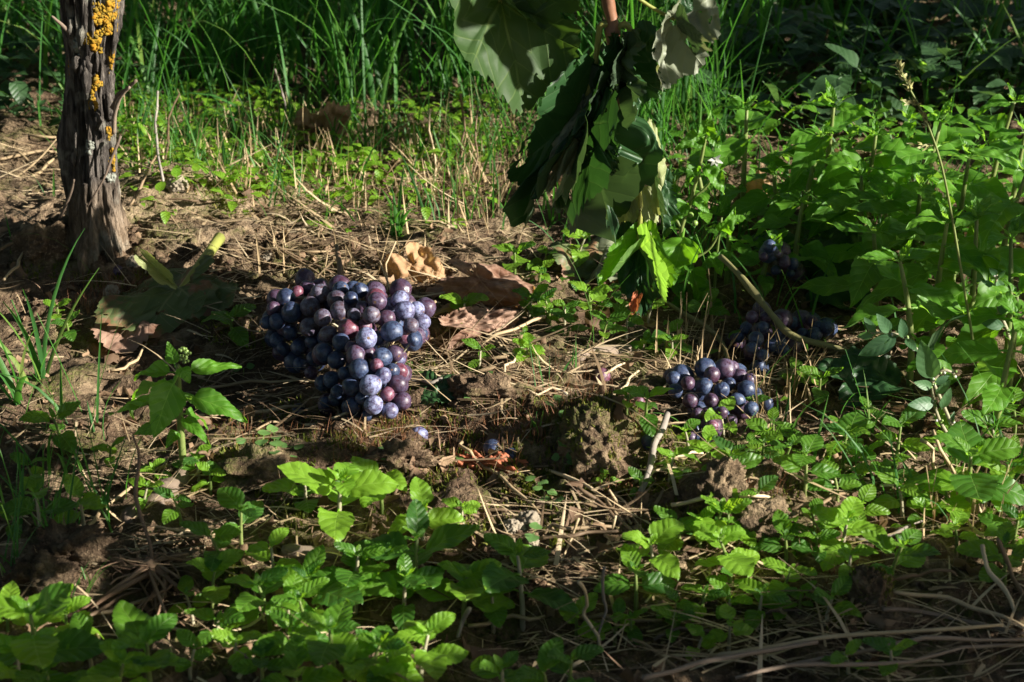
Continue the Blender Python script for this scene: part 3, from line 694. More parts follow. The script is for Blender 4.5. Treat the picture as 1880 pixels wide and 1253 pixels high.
# the big folded leaf
VL((1072, 222), (942, 425), (-.55, -.9, .35), 'vinedark', 21, .36, 'big dark folded leaf hanging to the left', dt=-.02, crumple=.10, fold=.5, cross=.8, along=.35, deep=.3, pleat=.14)
VL((1070, 222), (990, 372), (-.35, -1, .4), 'vinegrey', 22, .27, 'grey green turned-over strip of leaf', db=-.012, dt=-.036, crumple=.12, cross=-.9, deep=.5, pleat=.12)
VL((1074, 224), (1008, 420), (.2, -1, .1), 'vinedark', 23, .24, None, db=-.006, dt=-.012, crumple=.14, fold=.8, deep=.5, pleat=.25)
VL((1078, 225), (1056, 462), (.8, -.6, .1), 'vinedark', 24, .26, None, db=.004, crumple=.14, fold=.6, along=.3, deep=.5, pleat=.25)
VL((1085, 225), (1168, 288), (.1, -.8, .9), 'vinegrey', 26, .62, 'pale grey leaf behind the cane tip', db=.01, dt=.01, crumple=.12, cross=.5, deep=.6, pleat=.1)
VL((1092, 255), (1134, 330), (.2, -1, .5), 'vinedark', 28, .60, 'crumpled dark green leaf below the cane', db=-.016, dt=-.026, crumple=.22, cf=4, cross=1.2, deep=.6, pleat=.2)
VL((1180, 300), (1202, 452), (.15, -1, .3), 'vinepale', 31, .42, 'pale yellow leaf with toothed edge', db=.006, dt=.006, crumple=.12, cross=-.7, deep=.55, rag=.25)
VL((1205, 345), (1222, 430), (.8, -.6, .2), 'vinedark', 32, .4, None, db=.012, crumple=.10, fold=.5)
VL((1125, 345), (1100, 430), (.4, -1, .2), 'vineleaf', 33, .34, None, db=.02, dt=.02, crumple=.16, cross=.9, along=.3, pleat=.2)
VL((1148, 350), (1142, 425), (-.4, -1, .2), 'vinepale', 34, .7, None, db=.02, dt=.02, crumple=.14, fold=.5, rag=.3)
VL((1172, 458), (1094, 540), (-.5, -.7, .8), 'mercury', 36, .26, 'glossy green lobe curling left', dt=-.02, crumple=.08, fold=.6, deep=.4)
VL((1174, 460), (1214, 572), (.8, -.7, .25), 'mercury', 37, .22, None, dt=-.01, crumple=.08, fold=.7, deep=.4)
VL((1172, 458), (1184, 596), (-.1, -1, .15), 'vinedark', 38, .40, 'dark drooping blade with a red stain', db=.01, crumple=.12, cross=1.3, deep=.5, pleat=.2)
VL((1170, 548), (1160, 580), (-.4, -1, .2), 'deadred', 39, .4, 'small red orange patch of leaf', db=-.012, dt=-.012, crumple=.1, cross=.8)

# ------------------------------------------------------------------ fallen leaves
def fallen(label, b, t, nrm, mat, seed, wsc=1.0, lift=.006, bl=0.0, tl=0.0, name='fallen_vine_leaf', up=False, **k):
    pb = G(*b); pt = G(*t) if not up else at_y(t[0], t[1], pb[1]+up)-(0, 0, lift); pb[2] += lift+bl; pt[2] += lift+tl
    th = thing(name, (pb[0], pb[1], float(hgt(pb[0], pb[1]))), label, 'leaf', 'leaves fallen from the vine')
    o0 = np.array(th.location)
    put_vine_leaf(th, o0, pb, pt, nrm, mat, seed, wsc, name='blade', **k)
    return th, o0
t1, o1 = fallen('withered green leaf with brown edges in front of the trunk', (330, 572), (150, 620), (-.1, -.35, 1), 'fallen', 41, .62, .010, bl=.006, crumple=.08, cross=-.5, deep=.55)
P = [G(407, 478)+(0, 0, .018)-o1, G(375, 515)+(0, 0, .015)-o1, G(345, 550)+(0, 0, .013)-o1, G(328, 574)+(0, 0, .014)-o1]
V, F = tube(P, [.0042, .0036, .0032, .002], 8, 3, wob=.12); link('petiole', mesh_np('petiole', V, F, M['petiole']), t1)
fallen('torn brown corner of leaf below the withered leaf', (235, 600), (220, 662), (0, -.8, .8), 'deadbrown', 42, .7, .006, crumple=.12, deep=.5)
fallen('grey green leaf lobe right of the yellow fold', (325, 572), (372, 600), (.1, -.8, .7), 'fallen', 43, 1.1, .012, crumple=.07, cross=-.4, deep=.5)
fallen('dark green leaf lobe nearest the big bunch', (365, 565), (440, 590), (0, -.4, 1), 'fallen', 44, .8, .010, crumple=.07, deep=.5)
fallen('small folded yellow leaf piece standing on the withered leaf', (282, 548), (335, 565), (0, -1, .6), 'vinepale', 45, .4, .014, bl=.012, crumple=.1, fold=.8, deep=.4)
fallen('bright tan curled dead leaf behind the big bunch', (755, 512), (800, 562), (-.1, -.85, .6), 'deadtan', 46, .8, .010, up=-.018, crumple=.16, cf=3, cross=-.6, deep=.55)
fallen('pale tan dead leaf lying flat right of the bunch', (850, 570), (780, 596), (0, -.2, 1), 'deadtan', 47, .5, .006, crumple=.10, cross=-.6)
fallen('large crinkled brown dead leaf in the sun', (882, 568), (1002, 580), (0, -.85, .6), 'deadbrown', 48, .52, .014, bl=.008, crumple=.13, cf=4, cross=-1.2, deep=.8)
fallen('underside flap of crinkled brown leaf in front', (870, 625), (975, 605), (0, -.9, .4), 'deadbrown', 49, .5, .010, crumple=.15, cf=4, cross=-1.3, deep=.7)
fallen('orange brown dead leaf scrap behind the crinkled leaf', (815, 545), (880, 550), (0, -.2, 1), 'deadbrown', 50, .6, .010, crumple=.12, cross=-.9)
fallen('upright tan dead leaf scrap behind the crinkled leaf', (975, 565), (962, 518), (0, -1, .3), 'deadtan', 51, .7, .008, up=.004, crumple=.15, fold=.4)
fallen('upright reddish curl of dead leaf in the grass', (600, 272), (604, 180), (.35, -1, .35), 'deadbrown', 52, .66, .010, up=-.03, crumple=.14, cf=3, cross=-1.3, deep=.7)
fallen('narrow rolled dead leaf left of the reddish curl', (580, 262), (560, 196), (-.8, -.8, .2), 'deadbrown', 53, .4, .004, up=-.01, crumple=.14, cross=-1.8, deep=.7)
fallen('crumpled red brown dead leaf beside the long straw', (870, 862), (985, 875), (0, -.5, .9), 'deadred', 54, .36, .005, crumple=.20, cf=5, cross=-1.2, deep=.4)
fallen('olive and brown leaf lying under the hanging shoot', (1110, 480), (1010, 520), (0, -.5, .9), 'fallen', 55, .6, .010, crumple=.10, cross=-.8, deep=.6)
fallen('brown edged leaf under the pale shoot leaf', (1140, 470), (1075, 555), (-.3, -.6, .6), 'vinegrey', 56, .5, .010, crumple=.10, cross=-.9, deep=.6)
fallen('tan dead leaf behind the tall mercury stem', (1385, 372), (1400, 305), (0, -1, .4), 'deadtan', 57, .6, .004, up=.004, crumple=.12, cross=-.9)
fallen('pale leaf lying in the dark grass at the back', (1400, 70), (1490, 120), (0, -.4, 1), 'vinegrey', 58, .55, .02, crumple=.12)
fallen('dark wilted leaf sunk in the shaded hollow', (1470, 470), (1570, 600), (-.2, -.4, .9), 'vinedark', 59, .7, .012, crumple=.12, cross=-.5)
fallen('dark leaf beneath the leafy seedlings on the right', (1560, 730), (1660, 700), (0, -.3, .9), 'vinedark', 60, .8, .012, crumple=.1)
fallen('dark green leaf scrap below the big bunch', (800, 720), (775, 765), (-.4, -.8, .5), 'vinedark', 61, .9, .006, crumple=.1, cross=-1.0)
fallen('small cream leaf scrap beside the seedlings on the right', (1455, 700), (1490, 720), (0, -.6, .9), 'vinepale', 62, .6, .006, crumple=.1)

# ------------------------------------------------------------------ sticks, branches, wood
def stick_pts(pl, lift, mid=0.0, r=rnd):
    P = []
    for i, q in enumerate(pl):
        g = G(q[0], q[1])
        if len(q) > 2: g = at_z(q[0], q[1], g[2]+q[2])
        g[2] += lift; P.append(g)
    return np.array(P)
def stick(name, pl, rad, mat, label=None, cat=None, group=None, lift=.002, wob=.15, sub=4, n=8):
    P = stick_pts(pl, lift)
    if name == 'dry_stalk' and len(P) == 3 and np.linalg.norm(P[0]-P[-1]) > .03:
        k_ = np.linspace(0, 2, 6); P = np.stack([np.interp(k_, [0, 1, 2], P[:, c]) for c in range(3)], 1); P[1:-1] += np.array([[rnd.gauss(0, 1), rnd.gauss(0, 1), rnd.gauss(0, .7)] for _ in range(4)])*.0016; rad = list(np.interp(k_, [0, 1, 2], rad))
    base = P[0].copy(); base[2] = float(hgt(base[0], base[1]))
    V, F = tube(P-base, rad, n, sub, wob=wob, seed=rnd.randrange(50)); o = link(name, mesh_np(name, V, F, M[mat]), None, loc=base)
    if label: tag(o, label, cat, group)
    return o
stick('fallen_branch', [(1322, 476, .035), (1352, 505, .038), (1380, 538, .038), (1410, 575, .036), (1452, 620, .032), (1520, 640, .026), (1590, 660, .016)], [.0018, .0020, .0030, .0020, .0027, .0020, .0015], 'branch', 'green brown branch lying across the shaded bunch', 'branch', None)
stick('fallen_branch', [(1222, 560, .01), (1262, 585, .016), (1300, 608, .016), (1328, 640, .010), (1338, 680, .004)], [.0014, .0017, .0018, .0016, .0014], 'branch', 'thin curved green stem beside the loose bunch', 'branch', None)
stick('wood_piece', [(1055, 662), (1110, 655), (1180, 650)], [.004, .006, .005], 'wood', 'dark weathered wood piece behind the split red grape', 'wood', wob=.4)
stick('wood_piece', [(345, 868), (300, 915), (232, 968)], [.004, .0085, .005], 'wood', 'grey splintered wood piece among stalks at lower left', 'wood', wob=.6, sub=8)
stick('wood_piece', [(520, 1018), (570, 1022), (625, 1024)], [.0035, .004, .0035], 'wood', 'short dark stick half buried between the seedlings', 'wood', wob=.3)
stick('dry_stalk', [(1225, 766, .022), (1200, 840, .010), (1165, 930, .002)], [.0020, .0021, .0018], 'greystalk', 'smooth grey stalk leaning beside the tall clod', 'stalk')
SL = [((800,562,.028),(772,612,.014),(745,668,0),1.5),((727,452,.02),(718,490,.012),(710,545,.004),1.0),((697,488,.015),(708,515,.01),(718,545,.004),1.0),((1000,590,.01),(930,618,.006),(868,652,0),1.8),((878,672),(920,668),(958,662),1.9),
 ((875,692),(940,676),(1000,652),1.8),((905,702),(935,680),(968,658),1.5),((925,714),(968,716),(1012,724),1.7),((1010,722),(1035,738),(1058,752),1.9),((930,739),(980,734),(1042,733),1.2),((950,706),(940,722),(930,737),1.0),
 ((745,716),(800,712),(850,713),2.4),((1042,713),(1100,714),(1180,720),1.5),((1095,700),(1125,692),(1162,668),1.3),((1088,744),(1130,728),(1172,690),2.0),((832,815),(860,842),(888,868),2.0),((888,868),(950,920),(1020,988),2.2),
 ((770,868),(748,895),(722,925),1.6),((1060,905,.01),(1105,945),(1168,1000),2.2),((1110,922),(1140,960),(1168,998),1.6),((1118,910,.01),(1138,940),(1158,972),1.4),((1062,962,.012),(1048,1000),(1030,1042),1.1),((1130,958,.012),(1120,995),(1108,1035),1.1),
 ((1062,1080,.03),(1080,1130,.012),(1100,1208),2.6),((1110,1052,.03),(1104,1130,.01),(1098,1205),1.2),((1090,1148),(1160,1190),(1240,1236),2.0),((1232,938,.004),(1300,922,.006),(1375,922,.004),1.8),((1378,921,.004),(1420,936),(1470,962),1.5),
 ((1690,818,.03),(1722,870,.012),(1740,925),1.7),((1712,800,.03),(1745,870,.012),(1768,942),1.6),((1640,902,.006),(1690,915,.004),(1728,938),1.6),((1802,1012,.03),(1822,1075,.015),(1862,1142),1.9),((1830,1000,.03),(1855,1055,.015),(1885,1120),1.9),
 ((1632,1076,.008),(1700,1060,.010),(1752,1066,.008),2.1),((1640,1098,.006),(1770,1115,.006),(1885,1166),3.0),((1180,1256,.008),(1300,1228,.010),(1500,1190,.01),3.6),((1200,1185,.006),(1340,1160,.006),(1480,1132),2.6),((1350,1256,.01),(1600,1222,.012),(1885,1196),2.6),
 ((1300,1215,.008),(1560,1180,.012),(1840,1158,.008),2.8),((1420,1240,.008),(1650,1195,.012),(1885,1185),2.2),((1620,1130,.004),(1740,1140),(1885,1175),2.4),((0,468,.004),(50,448,.004),(105,430),1.9),((8,522,.01),(35,490),(62,462),2.2),
 ((350,772),(460,762),(560,756),2.2),((370,722),(470,712),(590,712),2.6),((130,1152,.006),(190,1125,.006),(262,1092),2.9),((145,1150,.004),(215,1130,.004),(285,1105),2.8),((365,842,.01),(390,835),(438,822),2.2),((205,690),(235,672),(270,640),1.5),
 ((150,985),(205,940),(262,888),3.2),((262,888),(310,862),(368,838),2.4),((860,1160),(920,1145),(1000,1142),1.7),((862,1128,.014),(850,1150,.004),(840,1180),2.4),((1040,1142),(1130,1148),(1215,1150),1.8),((1000,990),(1060,985),(1130,978),1.6),
 ((820,946),(845,952),(880,960),2.0),((880,948),(920,946),(930,950),1.6),((990,1000),(1060,998),(1140,985),2.2),((560,790),(620,770),(690,760),1.3),((470,800),(540,770),(600,752),1.1),((1210,860),(1250,845),(1290,842),1.5),((1160,900),(1200,880),(1262,872),1.8),
 ((300,340,.02),(285,250,.03),(290,175,.05),1.6),((285,390),(300,300,.02),(330,180,.05),1.4),((505,135,.06),(520,180,.03),(535,255),1.4),((240,385),(270,330,.01),(300,265,.02),1.8),((430,370),(350,378),(275,370),1.3),((510,470),(600,520),(640,550),1.2),
 ((480,468),(560,478),(640,470),1.3),((420,450),(500,462),(560,500),1.2),((640,440),(700,432),(760,440),1.3),((0,300),(60,285),(130,275),1.9),((20,250),(80,262),(130,255),1.6),((0,218),(50,235),(110,300),1.8),((60,330),(95,310),(130,280),1.9),
 ((845,180,.06),(850,230,.03),(848,300),1.2),((790,210,.05),(795,300,.01),(798,390),1.3),((878,205,.05),(872,280,.02),(868,370),1.1),((1520,60,.06),(1508,90,.03),(1490,120),1.6),((1440,950),(1500,940),(1560,920),1.5),((1255,1150),(1300,1110),(1330,1080),1.5),((1000,870),(1080,905),(1120,930),1.6),
 ((1480,905),(1530,890),(1600,900),1.6),((1570,1000),(1640,990),(1700,965),1.5),((1520,1020),(1560,985),(1590,950),1.1),((1770,960),(1800,985),(1840,990),1.4),((700,1210),(740,1190),(800,1180),1.6),((380,1205),(330,1170),(300,1140),1.5),((620,1110),(660,1080),(700,1070),1.2)]
WORDS_STRAW = ['pale', 'dry tan', 'thin', 'bent']
for i, s in enumerate(SL):
    pl, rad = s[:-1], s[-1]*.001*(.66 if s[-1] < 2 else .50 if s[-1] < 2.5 else .38)
    if len(pl[1]) == 2 and abs(pl[0][0]-pl[-1][0]) > 50: pl = (pl[0], (pl[1][0]+rnd.uniform(-6, 6), pl[1][1]+rnd.uniform(-5, 5), .003), pl[2])
    o = stick('dry_stalk', pl, [rad, rad*1.1, rad*.8], ('wood' if pl[0][1] > 1090 and pl[0][0] > 1150 and rnd.random() < .6 else 'straw' if rnd.random() < .85 else 'greystalk'), lift=.0035, wob=.3, n=6, sub=2)
    later(o, ('thick tan straw stalk' if s[-1] > 1.9 else 'slender pale straw stalk'), 'straw', 'straw stalks scattered over the soil', 'stalk')

# dried root clump
rc = G(280, 1065); rt = thing('dried_root_clump', rc, 'dried uprooted plant stump with spreading brown roots', 'root clump')
r = random.Random(9)
ends = [(258,950,.05,2.2),(148,1128,0,2.8),(146,1150,0,2.6),(232,1150,0,1.9),(205,1100,.006,1.4),(300,1150,0,1.6),(280,1160,0,2.2),(262,1140,0,1.3),(322,1160,0,1.5),(348,1165,0,1.5),(360,1105,0,2.2),(388,1110,0,1.8),(420,1092,0,1.6),(330,1040,.01,1.3),(230,1040,.01,1.2),(210,1062,.01,1.0),(345,1060,.01,1.2),(310,1195,0,1.4),(250,1168,0,1.0)]
ends += [(280+130*math.cos(a_)*q_, 1075+85*math.sin(a_)*q_, .004, w_) for a_, q_, w_ in [(r.uniform(0, 6.28), r.uniform(.35, .9), r.uniform(.5, 1.1)) for _ in range(14)]]
for (ex, ey, ez, wd) in ends:
    e = G(ex, ey); e[2] += ez+.003; s0 = rc+np.array([r.gauss(0, .002), r.gauss(0, .002), .010]); m_ = (s0+e)/2+np.array([r.gauss(0, .008), r.gauss(0, .005), .000+.005*r.random()])
    kk = np.array([s0, s0*.7+m_*.3, m_, m_*.5+e*.5, e]); kk[1:4] += np.array([[r.gauss(0, 1), r.gauss(0, 1), r.gauss(0, .6)] for _ in range(3)])*.0028
    V, F = tube(kk-rc, np.array([.7, .62, .55, .45, .28])*wd*.001, 6, 3, wob=.5, seed=r.randrange(50)); link('root', mesh_np('root', V, F, M['root']), rt)
V = lump(IV3, 5, .4, 2)*np.array([.005, .005, .006])+(0, 0, .008); link('stump', mesh_np('stump', V, IF3, M['root']), rt)

# ------------------------------------------------------------------ clods and stones
def clodthing(name, px, py, sx, sy, sz, mat, label, seed, cat, amp=.45, f=1.5, sub=0.35):
    p = G(px, py); V = lump(IV4, seed, amp, f, 4); n = fbm(V[:, 0]*5, V[:, 1]*5, V[:, 2]*5, s=seed+3, o=3)+.8*(.5-np.abs(vn(V[:, 0]*3, V[:, 1]*3, V[:, 2]*3, s=seed+9)))
    V = V*(1+.15*n)[:, None]*np.array([sx, sy, sz])+np.array([0, 0, sz*sub])
    o = link(name, mesh_np(name, V, IF4, M[mat]), None, loc=p); tag(o, label, cat); return o
clodthing('soil_clod', 1105, 868, .016, .011, .018, 'clod', 'tall mossy soil clod standing between the two bunches', 2, 'soil clod')
clodthing('soil_clod', 1075, 812, .014, .011, .018, 'clod', 'upper lump on the back of the tall mossy clod', 22, 'soil clod')
clodthing('soil_clod', 1318, 920, .014, .011, .015, 'clod', 'knobbly brown clod right of the grey stalk', 3, 'soil clod')
clodthing('soil_clod', 1400, 978, .018, .013, .014, 'clod', 'smooth lit clod behind the crinkled seedling', 4, 'soil clod')
clodthing('soil_clod', 1605, 1115, .010, .009, .016, 'clod', 'upright moss covered clod at lower right', 5, 'soil clod')
clodthing('soil_clod', 75, 1062, .016, .012, .012, 'darkclod', 'dark crumbly clod at lower left', 6, 'soil clod', .6, 2)
clodthing('soil_clod', 120, 1030, .018, .013, .013, 'darkclod', 'dark crumbly clod behind the lower left clod', 7, 'soil clod', .6, 2)
clodthing('soil_clod', 105, 1080, .012, .010, .010, 'darkclod', 'small dark crumb in front of the lower left clods', 8, 'soil clod', .6, 2)
clodthing('soil_clod', 905, 735, .020, .012, .010, 'clod', 'flat brown clod among straw right of the bunch', 9, 'soil clod', .5)
clodthing('soil_clod', 862, 730, .012, .010, .009, 'clod', 'small round clod next to the flat brown clod', 10, 'soil clod', .5)
clodthing('soil_clod', 735, 850, .016, .009, .008, 'clod', 'pale crumbly clod below the single blue grape', 11, 'soil clod', .6, 2)
clodthing('soil_clod', 480, 875, .022, .016, .010, 'clod', 'low clod overgrown with tiny seedlings', 12, 'soil clod', .5)
clodthing('soil_clod', 80, 470, .022, .016, .016, 'clod', 'rounded clod in the shade left of the trunk', 13, 'soil clod', .4)
clodthing('stone', 968, 972, .0070, .006, .0075, 'stone', 'pale rounded stone in the sun above the seedlings', 14, 'stone', .25)
clodthing('stone', 942, 978, .0055, .005, .006, 'stone', 'rough smaller stone touching the pale rounded stone', 15, 'stone', .35)
clodthing('stone', 978, 1002, .0035, .003, .004, 'stone', 'tiny oval pebble in front of the pale stones', 16, 'stone', .1)
clodthing('stone', 325, 342, .0085, .007, .006, 'stone', 'whitish stone on the mound behind the trunk', 17, 'stone', .2)
clodthing('stone', 245, 488, .006, .005, .005, 'stone', 'small cream stone beside the trunk foot', 18, 'stone', .2)
clodthing('stone', 205, 545, .006, .005, .005, 'stone', 'dull round pebble in the red moss', 19, 'stone', .2)
clodthing('stone', 492, 480, .006, .005, .005, 'stone', 'whitish pebble behind the withered leaf', 20, 'stone', .3)

# ------------------------------------------------------------------ scatter helpers
def in_px(n, box, r=nprng):
    return r.uniform(box[0], box[2], n), r.uniform(box[1], box[3], n)
def stuff(name, V, F, mat, label, T=None, uv=None, smooth=True):
    o = link(name, mesh_np(name, V, F, M[mat], uv=uv, tint=T, smooth=smooth)); tag(o, label, None, None, 'stuff'); return o
def rotz(a):
    c, s = np.cos(a), np.sin(a); z = c*0; o = z+1
    return np.stack([np.stack([c, -s, z], -1), np.stack([s, c, z], -1), np.stack([z, z, o], -1)], -2)
def instance(TV, TF, P, rot, scale, tint):
    """template onto many places: rot (n,3,3), scale (n,3)"""
    n = len(P); W = np.einsum('nij,nkj->nki', rot, TV[None]*scale[:, None, :])+P[:, None, :]
    F = (TF[None]+(np.arange(n)*len(TV))[:, None, None]).reshape(-1, TF.shape[1])
    return W.reshape(-1, 3), F, np.repeat(tint, len(TV))
def randrot(n, r=nprng):
    q = r.normal(size=(n, 4)); q /= np.linalg.norm(q, axis=1, keepdims=True); w_, x, y, z = q.T
    return np.stack([np.stack([1-2*(y*y+z*z), 2*(x*y-z*w_), 2*(x*z+y*w_)], -1), np.stack([2*(x*y+z*w_), 1-2*(x*x+z*z), 2*(y*z-x*w_)], -1), np.stack([2*(x*z-y*w_), 2*(y*z+x*w_), 1-2*(x*x+y*y)], -1)], -2)
def strands(P, az, el, L, wd, bend, tint, seg=4, flat=True):
    """tapered ribbons rising from P: azimuth, elevation, length, width, bend (downward)"""
    n = len(P); u = np.linspace(0, 1, seg+1)
    a = el[:, None]-bend[:, None]*u[None, :]
    ds = (L/seg)[:, None]
    hx = np.concatenate([np.zeros((n, 1)), np.cumsum(np.cos(a[:, :-1])*ds, 1)], 1); hz = np.concatenate([np.zeros((n, 1)), np.cumsum(np.sin(a[:, :-1])*ds, 1)], 1)
    cx, sx = np.cos(az)[:, None], np.sin(az)[:, None]
    ctr = P[:, None, :]+np.stack([hx*cx, hx*sx, hz], -1)
    yaw = az+nprng.uniform(.6, 2.5, n)
    side = np.stack([np.cos(yaw), np.sin(yaw), np.zeros(n)], -1)[:, None, :]*(wd[:, None]*(1-u[None, :]**2.2*.93))[..., None]
    nrm = np.stack([-np.sin(yaw), np.cos(yaw), np.zeros(n)], -1)[:, None, :]*(wd[:, None]*.35)[..., None]
    V = np.stack([ctr-side, ctr+nrm, ctr+side], 2).reshape(n, -1, 3)
    TF = grid_faces(seg+1, 3)
    F = (TF[None]+(np.arange(n)*V.shape[1])[:, None, None]).reshape(-1, 4)
    return V.reshape(-1, 3), F, np.repeat(tint, V.shape[1])
def catmask(px, py, boxes):
    """weights from soft ellipses (cx,cy,rx,ry,w)"""
    m = np.zeros(len(px))
    for (a, b, rx, ry, w_) in boxes: m = np.maximum(m, w_*np.clip(1.6-np.sqrt(((px-a)/rx)**2+((py-b)/ry)**2)*1.0, 0, 1))
    return m
def scatter(n, box, boxes, clump=0.0, cs=30):
    px, py = in_px(n, box); m = catmask(px, py, boxes)
    if clump: m = m*np.clip(.5+clump*vn(px/cs, py/cs*1.6, s=63), 0, 1)
    k = nprng.random(n) < m; return Garr(px[k], py[k]), px[k], py[k]

# crumbs of soil
P, px, py = scatter(15000, (-60, 180, 1940, 1300), [(940, 750, 1200, 700, .75)], 1.2, 60)
n = len(P); s = .0007+.0048*nprng.random(n)**4.0
V, F, T = instance(lump(IV1, 3, .6, 1.9), IF1, P+np.array([0, 0, .0005]), randrot(n), np.stack([s, s*.8, s*.7], -1), nprng.random(n))
stuff('soil_crumbs', V, F, 'clod', 'loose crumbs of brown soil', smooth=False)
P, px, py = scatter(700, (150, 380, 560, 560), [(330, 440, 170, 80, 1)], 0)
n = len(P); s = .002+.006*nprng.random(n)**2
V, F, T = instance(lump(IV2, 9, .5, 1.6), IF2, P, randrot(n), np.stack([s, s*.8, s*.7], -1), nprng.random(n))
stuff('soil_crumbs', V, F, 'clod', 'dry tan crumbs on the mound beside the trunk')
# straw litter lying flat
LIT = [(640, 460, 300, 90, 1), (450, 480, 200, 80, .8), (900, 690, 260, 60, 1), (300, 350, 190, 90, .8), (560, 330, 240, 70, .6), (60, 300, 110, 80, .8), (1100, 700, 180, 40, .8), (1290, 690, 120, 60, .6), (1500, 1170, 420, 90, .6), (1050, 1120, 260, 120, .35),
       (550, 760, 260, 60, .5), (330, 960, 220, 120, .4), (1150, 960, 180, 70, .35), (1500, 660, 160, 60, .6), (700, 330, 300, 80, .6), (1700, 900, 200, 60, .4), (940, 626, 1200, 650, .16), (760, 850, 180, 60, .45)]
P, px, py = scatter(30000, (-60, 150, 1940, 1300), LIT, .8, 40)
n = len(P); az = nprng.normal(0, .75, n)+np.where(nprng.random(n) < .5, 0, math.pi)
L = .012+.055*nprng.random(n)**2; el = nprng.normal(.08, .16, n); 
P[:, 2] += .002+.006*nprng.random(n)
V, F, T = strands(P, az, el, L, .0003+.0012*nprng.random(n)**3, nprng.normal(.15, .5, n), nprng.random(n), 4)
stuff('straw_litter', V, F, 'straw', 'dry straw and grass litter on the soil', T)
# fine dark rootlets
P, px, py = scatter(5000, (-60, 400, 1940, 1300), [(940, 800, 1100, 500, .45)], 1.0, 50)
n = len(P); P[:, 2] += .002
V, F, T = strands(P, nprng.uniform(0, 6.28, n), nprng.normal(.3, .35, n), .006+.022*nprng.random(n)**2, .0002+.00025*nprng.random(n), nprng.normal(.8, .8, n), nprng.random(n), 5)
stuff('rootlets', V, F, 'root', 'fine brown rootlets curling over the soil', T)
# red brown moss capsules
HB = [(1000, 690, 55, 28, 1), (730, 800, 70, 26, 1), (970, 800, 40, 24, 1), (220, 545, 90, 32, 1), (860, 790, 60, 20, .7), (470, 805, 60, 20, .7), (1130, 790, 40, 40, .7), (1420, 885, 45, 22, .9), (900, 610, 50, 20, .5),
      (660, 830, 50, 22, .8), (1560, 1080, 40, 25, .8), (300, 800, 50, 20, .4), (1100, 880, 40, 30, .7), (790, 640, 40, 20, .6)]
P, px, py = scatter(110000, (60, 480, 1700, 1150), HB+[(800, 820, 160, 50, .35), (1010, 760, 120, 60, .4)], .9, 18)
n = len(P); V, F, T = strands(P, nprng.normal(.4, 1.2, n), nprng.normal(1.0, .35, n), .006+.010*nprng.random(n), .00013+.00012*nprng.random(n), nprng.normal(.3, .6, n), nprng.random(n), 3)
stuff('moss_stalks', V, F, 'hair', 'red brown hair-thin moss capsule stalks', T)
# moss
MB_ = [(1060, 830, 90, 60, 1), (780, 660, 50, 30, 1), (680, 850, 130, 40, .8), (900, 900, 120, 40, .9), (230, 510, 80, 18, 1), (470, 860, 70, 30, .9), (520, 800, 60, 30, .6), (980, 940, 130, 50, .7), (400, 1070, 60, 30, .8),
       (450, 610, 60, 30, .6), (1560, 1110, 50, 40, .8), (1340, 900, 70, 40, .5), (430, 350, 80, 30, .7), (80, 480, 60, 30, .6), (560, 940, 60, 25, .6), (1420, 900, 60, 30, .6)]
P, px, py = scatter(190000, (20, 300, 1700, 1200), MB_+[(900, 840, 300, 90, .7), (1150, 880, 120, 80, .8), (620, 800, 160, 50, .6)], 1.3, 22)
n = len(P); V, F, T = strands(P, nprng.uniform(0, 6.28, n), nprng.normal(1.1, .5, n), .0022+.0045*nprng.random(n), .0004+.0005*nprng.random(n), nprng.normal(.6, .5, n), nprng.random(n)*.999, 2)
stuff('moss', V, F, 'moss', 'yellow green cushions of moss', T)
P, px, py = scatter(6500, (-60, 250, 1940, 1300), [(940, 760, 1200, 600, .5), (800, 820, 260, 110, .9), (600, 470, 300, 90, .8)], 1.2, 35)
n = len(P); s = .0015+.0055*nprng.random(n)**2.2
FV = np.array([[x_, y_, .5*math.cos(x_*2.6)+.25*math.sin(y_*4)] for y_ in (-1, -.3, .4, 1) for x_ in (-.6-.2*y_*y_, 0, .7-.3*abs(y_))])
V, F, T = instance(FV, grid_faces(4, 3), P+np.array([0, 0, .002]), randrot(n), np.stack([s, s*1.3, s], -1), nprng.random(n))
M['flake'] = mat_pieces('rotted_leaf_flake', [(0, (.05, .03, .02)), (.5, (.16, .10, .06)), (.85, (.30, .20, .12)), (1, (.42, .32, .22))], .75, 300, .2, .15, (.4, .25, .1), 1)
stuff('leaf_flakes', V, F, 'flake', 'brown flakes of rotted leaf in the soil', T)
# standing stubble
SB = [(490, 300, 130, 60, 1), (300, 260, 60, 60, .5), (850, 340, 110, 70, .8), (740, 330, 120, 70, .8), (1270, 650, 50, 40, .8), (1430, 700, 70, 60, .6), (940, 300, 60, 60, .4), (620, 480, 120, 30, .3), (1750, 960, 80, 60, .3)]
P, px, py = scatter(11000, (180, 180, 1900, 1000), SB)
n = len(P); V, F, T = strands(P, nprng.uniform(0, 6.28, n), nprng.normal(1.25, .25, n), .012+.035*nprng.random(n)**1.5, .0004+.0007*nprng.random(n), nprng.normal(.1, .3, n), nprng.random(n), 3)
stuff('dry_stubble', V, F, 'drygrass', 'short upright stubble of dried grass', T)
